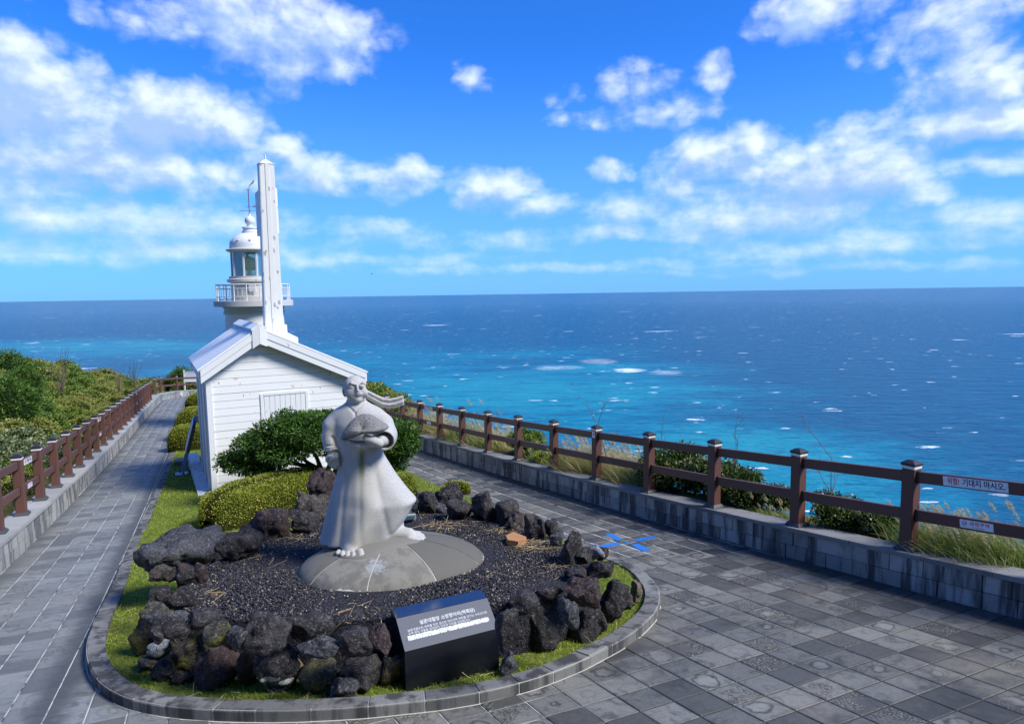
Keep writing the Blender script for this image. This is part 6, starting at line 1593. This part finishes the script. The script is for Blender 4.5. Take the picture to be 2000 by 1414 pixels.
# reed and dry-grass clumps, a few kinds, copied along the bank
def clump(kind, seed, n, hgt, spread, wind, mats):
    rng = np.random.default_rng(seed); o = empty(kind, (0, 0, 0))
    b = np.stack([rng.normal(0, spread, n), rng.normal(0, spread, n), np.zeros(n) - .05], 1); d = np.stack([rng.normal(wind[0] * .22, .30, n), rng.normal(wind[1] * .22, .30, n), np.ones(n)], 1); d /= np.linalg.norm(d, axis=1)[:, None]
    h = hgt * rng.uniform(.45, 1.1, n)
    bend = np.stack([wind[0] * h * .40 + rng.normal(0, .15, n) * h, wind[1] * h * .40 + rng.normal(0, .15, n) * h, -h * rng.uniform(.08, .40, n)], 1)
    strips('blades', b, d, h, rng.uniform(.010, .020, n), bend, mats[0], o, seg=4, rng=rng)['kind'] = 'stuff'
    m_ = max(4, n // 30); i = rng.choice(n, m_); hh = h[i] * 1.25; tip = b[i] + d[i] * hh[:, None] + np.array([wind[0], wind[1], -.25]) * (hh * .22)[:, None]
    strips('stalks', b[i], d[i], hh, np.full(m_, .008), tip - (b[i] + d[i] * hh[:, None]), mats[0], o, seg=4, rng=rng)
    K = 46; tb = np.repeat(tip, K, 0) + rng.normal(0, .010, (m_ * K, 3)); dd = np.array([wind[0] * .62, wind[1] * .62, .55]); s_ = rng.uniform(-.05, .17, m_ * K); tb += dd * s_[:, None]
    pd = np.stack([rng.normal(wind[0], .30, m_ * K), rng.normal(wind[1], .30, m_ * K), rng.normal(.45, .30, m_ * K)], 1); pd /= np.linalg.norm(pd, axis=1)[:, None]
    strips('plumes', tb, pd, rng.uniform(.03, .075, m_ * K), np.full(m_ * K, .007), np.zeros((m_ * K, 3)), mats[1], o, seg=1, rng=rng)['kind'] = 'stuff'; return o
WIND = (-.62, .10)                                                        # the sea wind lays everything over to the land side
CL = [clump('grass_clump', 51, 330, .72, .15, WIND, (MAT['dry'], MAT['plume'])), clump('grass_clump', 52, 340, .62, .19, WIND, (MAT['dry'], MAT['plume'])), clump('reed_clump', 53, 300, .60, .20, WIND, (MAT['reed'], MAT['plume'])), clump('reed_clump', 54, 260, .75, .16, (-.5, .2), (MAT['reed'], MAT['plume']))]
USED = set()
def put(proto, x, y, z, rz, s):
    if id(proto) not in USED:
        USED.add(id(proto)); o = proto; o.location = (x, y, z); o.rotation_euler = (0, 0, rz); o.scale = (s,) * 3
    else: o = copy(proto, None, (x, y, z), rz, s)
    return o
def bank(px, off):
    """point on the sea-side bank, behind the fence, at picture column px"""
    r = ray(px, 900); # intersect column with the line of the wall shifted by off
    A_ = W1 + N1 * off; k = (A_.x * U1.y - A_.y * U1.x) / (r.x * U1.y - r.y * U1.x); x, y = r.x * k, k
    return x, y, terrain_z(x, y)
rb = random.Random(31)
BAYS = ((835, 'by the far posts next to the statue ribbon'), (859, 'in the bay of the small far signs'), (905, 'in the bay right of the small far signs'), (957, 'two bays right of the small far signs'), (1014, 'in the bay left of the dark leafy shrub'), (1082, 'in the bay of the dark leafy shrub'), (1163, 'in the bay left of the labelled post'), (1265, 'in the bay right of the labelled post'), (1391, 'in the bay of the biggest glossy shrub'), (1562, 'in the bay of the low glossy row'), (1773, 'in the bay left of the nearest post'), (1850, 'beside the nearest post'), (1915, 'below the no smoking sign'), (9999, 'at the right edge of the view'))
def bay(px): return next(t_ for m_, t_ in BAYS if px < m_)
DRY = [1128, 1143, 1158, 1173, 1190, 1204, 1219, 1233, 1246, 1259, 836, 864, 893, 922, 942, 812, 830, 842, 858, 872, 886, 900, 915, 930, 948, 968, 985, 1002, 1120, 1135, 1150, 1165, 1182, 1198, 1212, 1226, 1240, 1252, 1268, 1180, 1210, 1236]
for i, px in enumerate(DRY):
    x, y, z = bank(px, rb.uniform(.62, 1.25)); o = put(CL[rb.choice((0, 1, 0, 1, 2, 3))], x, y, z - .06, rb.uniform(-.5, .5), rb.uniform(.8, 1.25) * (1.0 if px > 1100 else 1.15))
    tag(o, 'wind bent grass clump behind the fence, ' + bay(px), 'grass clump', 'dry grass clumps along the cliff edge')
for i, px in enumerate([1195, 1215, 1235, 1255, 1100, 1050, 960, 900]):
    x, y, z = bank(px, rb.uniform(.42, .6)); o = put(CL[rb.choice((2, 3))], x, y, z - .02, rb.uniform(-.5, .5), rb.uniform(.55, .8))
    tag(o, 'green and straw coloured reed clump ' + bay(px), 'reed clump', 'reed clumps along the cliff edge')
for i, px in enumerate([1800, 1815, 1828, 1840, 1852, 1866, 1880, 1895, 1910, 1925, 1942, 1960, 1978, 1995, 1835, 1870, 1905, 1950]):
    x, y, z = bank(px, rb.uniform(.42, .75)); o = put(CL[rb.choice((2, 3, 2))], x, y, z - .02, rb.uniform(-.4, .4), rb.uniform(.55, .8))
    tag(o, 'green reed grass spilling over the wall, ' + bay(px), 'reed clump', 'green reeds below the signs')
for px in (1690, 1560, 1530, 1500):
    x, y, z = bank(px, rb.uniform(.5, .8)); o = put(CL[2], x, y, z - .1, 0, .5); tag(o, 'green and straw coloured reed clump ' + bay(px), 'reed clump', 'reed clumps along the cliff edge')

# leafy shrubs: one mesh per kind, copied with turn and scale
def shrub(name, seed, blobs, n, size, leaf, aspect=.5, twigs=6, corek=.74, shell=.45):
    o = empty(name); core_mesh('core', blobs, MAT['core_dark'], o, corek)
    shrub_crown('crown', blobs, n, size, MAT[leaf], o, seed, aspect, shell, .6)
    tk = MB(); rr = random.Random(seed)
    for k in range(twigs):
        b = blobs[k % len(blobs)]; tk.tube([(b[0] * .1, b[1] * .1, -.2), (b[0] * .5, b[1] * .5, b[2] * .5), (b[0], b[1], b[2] + b[5] * .6)], [.035, .025, .01], 5)
    tk.build('stems', MAT['bark'], o); return o
def rblobs(seed, n, w, h):
    rr = random.Random(seed); o = []
    for k in range(n):
        a = rr.uniform(0, 6.28); r = w * .62 * math.sqrt(rr.random()); z = h * rr.uniform(.30, .80) * (1 - .35 * r / w); s = rr.uniform(.28, .5)
        o.append((r * math.cos(a), r * math.sin(a), z, w * s, w * s, h * s * .75))
    return o
KIND = {
 'mid': shrub('leafy_shrub', 61, rblobs(61, 11, 1.0, 1.25), 11000, .085, 'leaf_mid'),
 'olive': shrub('olive_shrub', 62, rblobs(62, 12, 1.05, 1.1), 11000, .080, 'leaf_olive', .4),
 'pine': shrub('pine_shrub', 63, rblobs(63, 13, .95, 1.55), 15000, .120, 'leaf_pine', .16),
 'glossy': shrub('glossy_shrub', 64, rblobs(64, 10, .8, .9), 6500, .075, 'leaf_glossy', .5),
 'pale': shrub('pale_shrub', 65, rblobs(65, 10, .9, .9), 7500, .085, 'leaf_pale', .55),
 'low': shrub('low_shrub', 66, rblobs(66, 8, .7, .45), 7000, .045, 'leaf_hedge', .6),
}
LAB = {'mid': ('mid green leafy shrub in the thicket beyond the long path fence', 'shrub', 'green shrubs on the inland bank'),
       'olive': ('olive and straw coloured shrub in the thicket beyond the long path fence', 'shrub', 'olive shrubs on the inland bank'),
       'pine': ('dark green pine like shrub standing tall on the inland bank', 'pine shrub', 'dark pine shrubs on the inland bank'),
       'pale': ('pale leaved shrub close behind the near end of the path fence', 'shrub', 'pale shrubs behind the path fence')}
def lbank(px, off):
    r = ray(px, 900); A_ = W2 + N2 * off; k = (A_.x * U2.y - A_.y * U2.x) / (r.x * U2.y - r.y * U2.x); return r.x * k, k
rb = random.Random(77)
ROWS = ((1.9, 'right against the path fence'), (3.3, 'in the second row behind the fence'), (5.1, 'halfway up the bank'), (7.2, 'high on the bank'), (99, 'along the crest of the bank'))
ALONG = ((4, 'at its near end'), (9, 'past its near end'), (15, 'before its middle'), (21, 'about its middle'), (27, 'past its middle'), (33, 'towards its far end'), (99, 'at its far end'))
SHORT = {'mid': 'mid green shrub', 'olive': 'olive straw coloured shrub', 'pine': 'dark pine like shrub', 'pale': 'pale leaved shrub'}
def lshrub(kind, x, y, s):
    o = put(KIND[kind], x, y, terrain_z(x, y) - .12, rb.uniform(0, 6.28), s); o.scale = (s * rb.uniform(.9, 1.15), s * rb.uniform(.9, 1.15), s * rb.uniform(.85, 1.1)); l, c, g_ = LAB[kind]
    off_ = (x - W2.x) * N2.x + (y - W2.y) * N2.y; sa = (x - W2.x) * U2.x + (y - W2.y) * U2.y
    l = SHORT[kind] + ' ' + next(t_ for m_, t_ in ROWS if off_ < m_) + ', ' + next(t_ for m_, t_ in ALONG if sa < m_)
    tag(o, l, c, g_); return o
for (px, off, kind, s) in [(40, 4.2, 'pine', 1.2), (5, 3.2, 'pine', 1.35), (72, 6.0, 'pine', 1.1), (20, 6.2, 'pine', 1.45), (108, 5.5, 'pine', .9), (62, 3.0, 'pine', .85), (-30, 3.8, 'pine', 1.3), (88, 4.4, 'pine', .85),
                           (12, 1.5, 'pale', 1.1), (30, 1.2, 'pale', 1.0), (48, 1.5, 'pale', .95), (0, 2.4, 'pale', 1.2), (62, 1.3, 'pale', .8), (80, 1.6, 'pale', .8)]:
    x, y = lbank(px, off); lshrub(kind, x, y, s)
for s in np.arange(1.0, 39, 1.25):                                       # thicket in rows away from the fence
    for off, ks in ((1.15, ('olive', 'mid', 'olive')), (2.5, ('olive', 'olive', 'mid')), (4.1, ('mid', 'olive', 'mid', 'olive')), (6.2, ('mid', 'mid', 'pine', 'olive')), (8.2, ('mid', 'olive'))):
        if rb.random() < .12: continue
        p = W2 + U2 * (s + rb.uniform(-.5, .5)) + N2 * (off + rb.uniform(-.4, .4)); k = rb.choice(ks)
        if s < 8 and off > 3: k = rb.choice(('pine', 'mid', 'pine'))
        sc_ = {1.15: .62, 2.5: .88, 4.1: 1.12, 6.2: 1.3, 8.2: 1.25}[off] * rb.uniform(.85, 1.15) * (.62 if k == 'pine' else 1)
        if s > 30: sc_ *= 1.1
        lshrub(k, p.x, p.y, sc_)
for (px, d_, s, k) in [(335, 56, 1.1, 'pine'), (350, 57, 1.3, 'pine'), (366, 56, 1.7, 'pine'), (380, 55, 1.6, 'mid'), (300, 55, 1.6, 'mid'), (280, 52, 1.6, 'olive')]:
    r = ray(px, 760); x, y = r.x * d_, d_; o = put(KIND[k], x, y, gz(x, y) - .3, rb.uniform(0, 6), s)
    tag(o, 'dark windswept shrub behind the far bend of the path', 'shrub', 'shrubs at the far bend')
for (px, off, k, s, l) in [(1028, .95, 'mid', .62, 'dark leafy shrub behind the middle of the sea side fence'), (1078, .75, 'low', .85, 'low yellow green shrub between two middle posts of the sea side fence'),
                           (1330, .85, 'glossy', 1.0, 'big glossy leaved shrub behind the sea side fence, largest there'), (1385, .95, 'glossy', .85, 'glossy shrub just behind the post next to the largest shrub'),
                           (1450, .8, 'glossy', .72, 'low glossy shrub filling the gap between two near fence posts'), (1500, .85, 'glossy', .55, 'small glossy shrub at the thin end of the low shrub row'),
                           (1640, .75, 'glossy', .62, 'glossy shrub with bare twigs behind the gap next to the nearest post'), (1700, .65, 'glossy', .5, 'small glossy shrub at the foot of the nearest fence post')]:
    x, y, z = bank(px, off); o = put(KIND[k], x, y, z - .05, rb.uniform(0, 6), s); tag(o, l, 'shrub')
# scrub on the headland that shows over the far end of the sea-side fence
for (px, d_, s, k) in [(728, 27, 1.3, 'olive'), (742, 26, 1.2, 'mid'), (757, 25.5, 1.05, 'olive'), (772, 25, .9, 'mid'), (785, 24.5, .8, 'olive'), (715, 28, 1.5, 'mid'), (735, 29, 1.3, 'olive'), (765, 27, .9, 'olive')]:
    r = ray(px, 800); x, y = r.x * d_, d_; o = put(KIND[k], x, y, terrain_z(x, y) - .1, rb.uniform(0, 6), s)
    tag(o, 'scrubby shrub on the headland above the far end of the sea side fence', 'shrub', 'shrubs on the headland')
# bare twigs
def twig(px, py0, py1, off, seed, label, lean):
    x, y, z = bank(px, off); rr = random.Random(seed); o = empty('bare_shrub', (x, y, z), 0, label, 'bare shrub'); top_ = P(px + lean, py1, y); L_ = top_ - Vector((x, y, z)); m_ = MB()
    def br(a, d, l, r, lev):
        pts = [a]; 
        for k in range(4): d = (d + Vector((rr.gauss(0, .13), rr.gauss(0, .13), rr.gauss(0, .08)))).normalized(); pts.append(pts[-1] + d * l / 4)
        m_.tube(pts, [r, r * .85, r * .7, r * .55, r * .35], 5)
        if lev < 3:
            for k in range(3 if lev < 2 else 2): i = rr.randint(1, 4); br(pts[i], (d + Vector((rr.gauss(0, .6), rr.gauss(0, .5), rr.gauss(.2, .3)))).normalized(), l * rr.uniform(.35, .6), r * .5, lev + 1)
    br(Vector((0, 0, -.1)), L_.normalized(), L_.length, .013, 0); m_.build('twigs', MAT['twig'], o)
twig(1300, 968, 842, .8, 1, 'bare reddish twig reaching over the rail left of the big glossy shrub', -18)
twig(1415, 960, 850, .9, 2, 'bare twig rising right of the big glossy shrub', -12)
twig(1650, 990, 890, .8, 3, 'bare twig above the upper rail in the gap by the nearest post', -45)
twig(1195, 930, 815, .8, 5, 'thin bare twig among the dry grass left of the labelled post', 10)
for (px, py, d_, lean, sd, l) in [(118, 700, 20, 6, 8, 'bare reddish twig sticking out of the thicket nearest the pines'), (260, 700, 32, 8, 9, 'bare twig on the skyline of the thicket'), (232, 708, 30, -6, 10, 'small bare twig on the skyline left of the taller one')]:
    r = ray(px, py + 40); x, y = r.x * d_, d_; z = HC + r.z * d_; rr = random.Random(sd); o = empty('bare_shrub', (x, y, z), 0, l, 'bare shrub'); m_ = MB()
    for k in range(14): q_ = rr.gauss(0, .12); m_.tube([(q_ * .3, 0, -.4), (q_, rr.gauss(0, .1), .3), (q_ * 1.6 + rr.gauss(.05, .12), 0, .45 + rr.uniform(0, .5))], [.008, .006, .003], 4)
    m_.build('twigs', MAT['twig'], o)
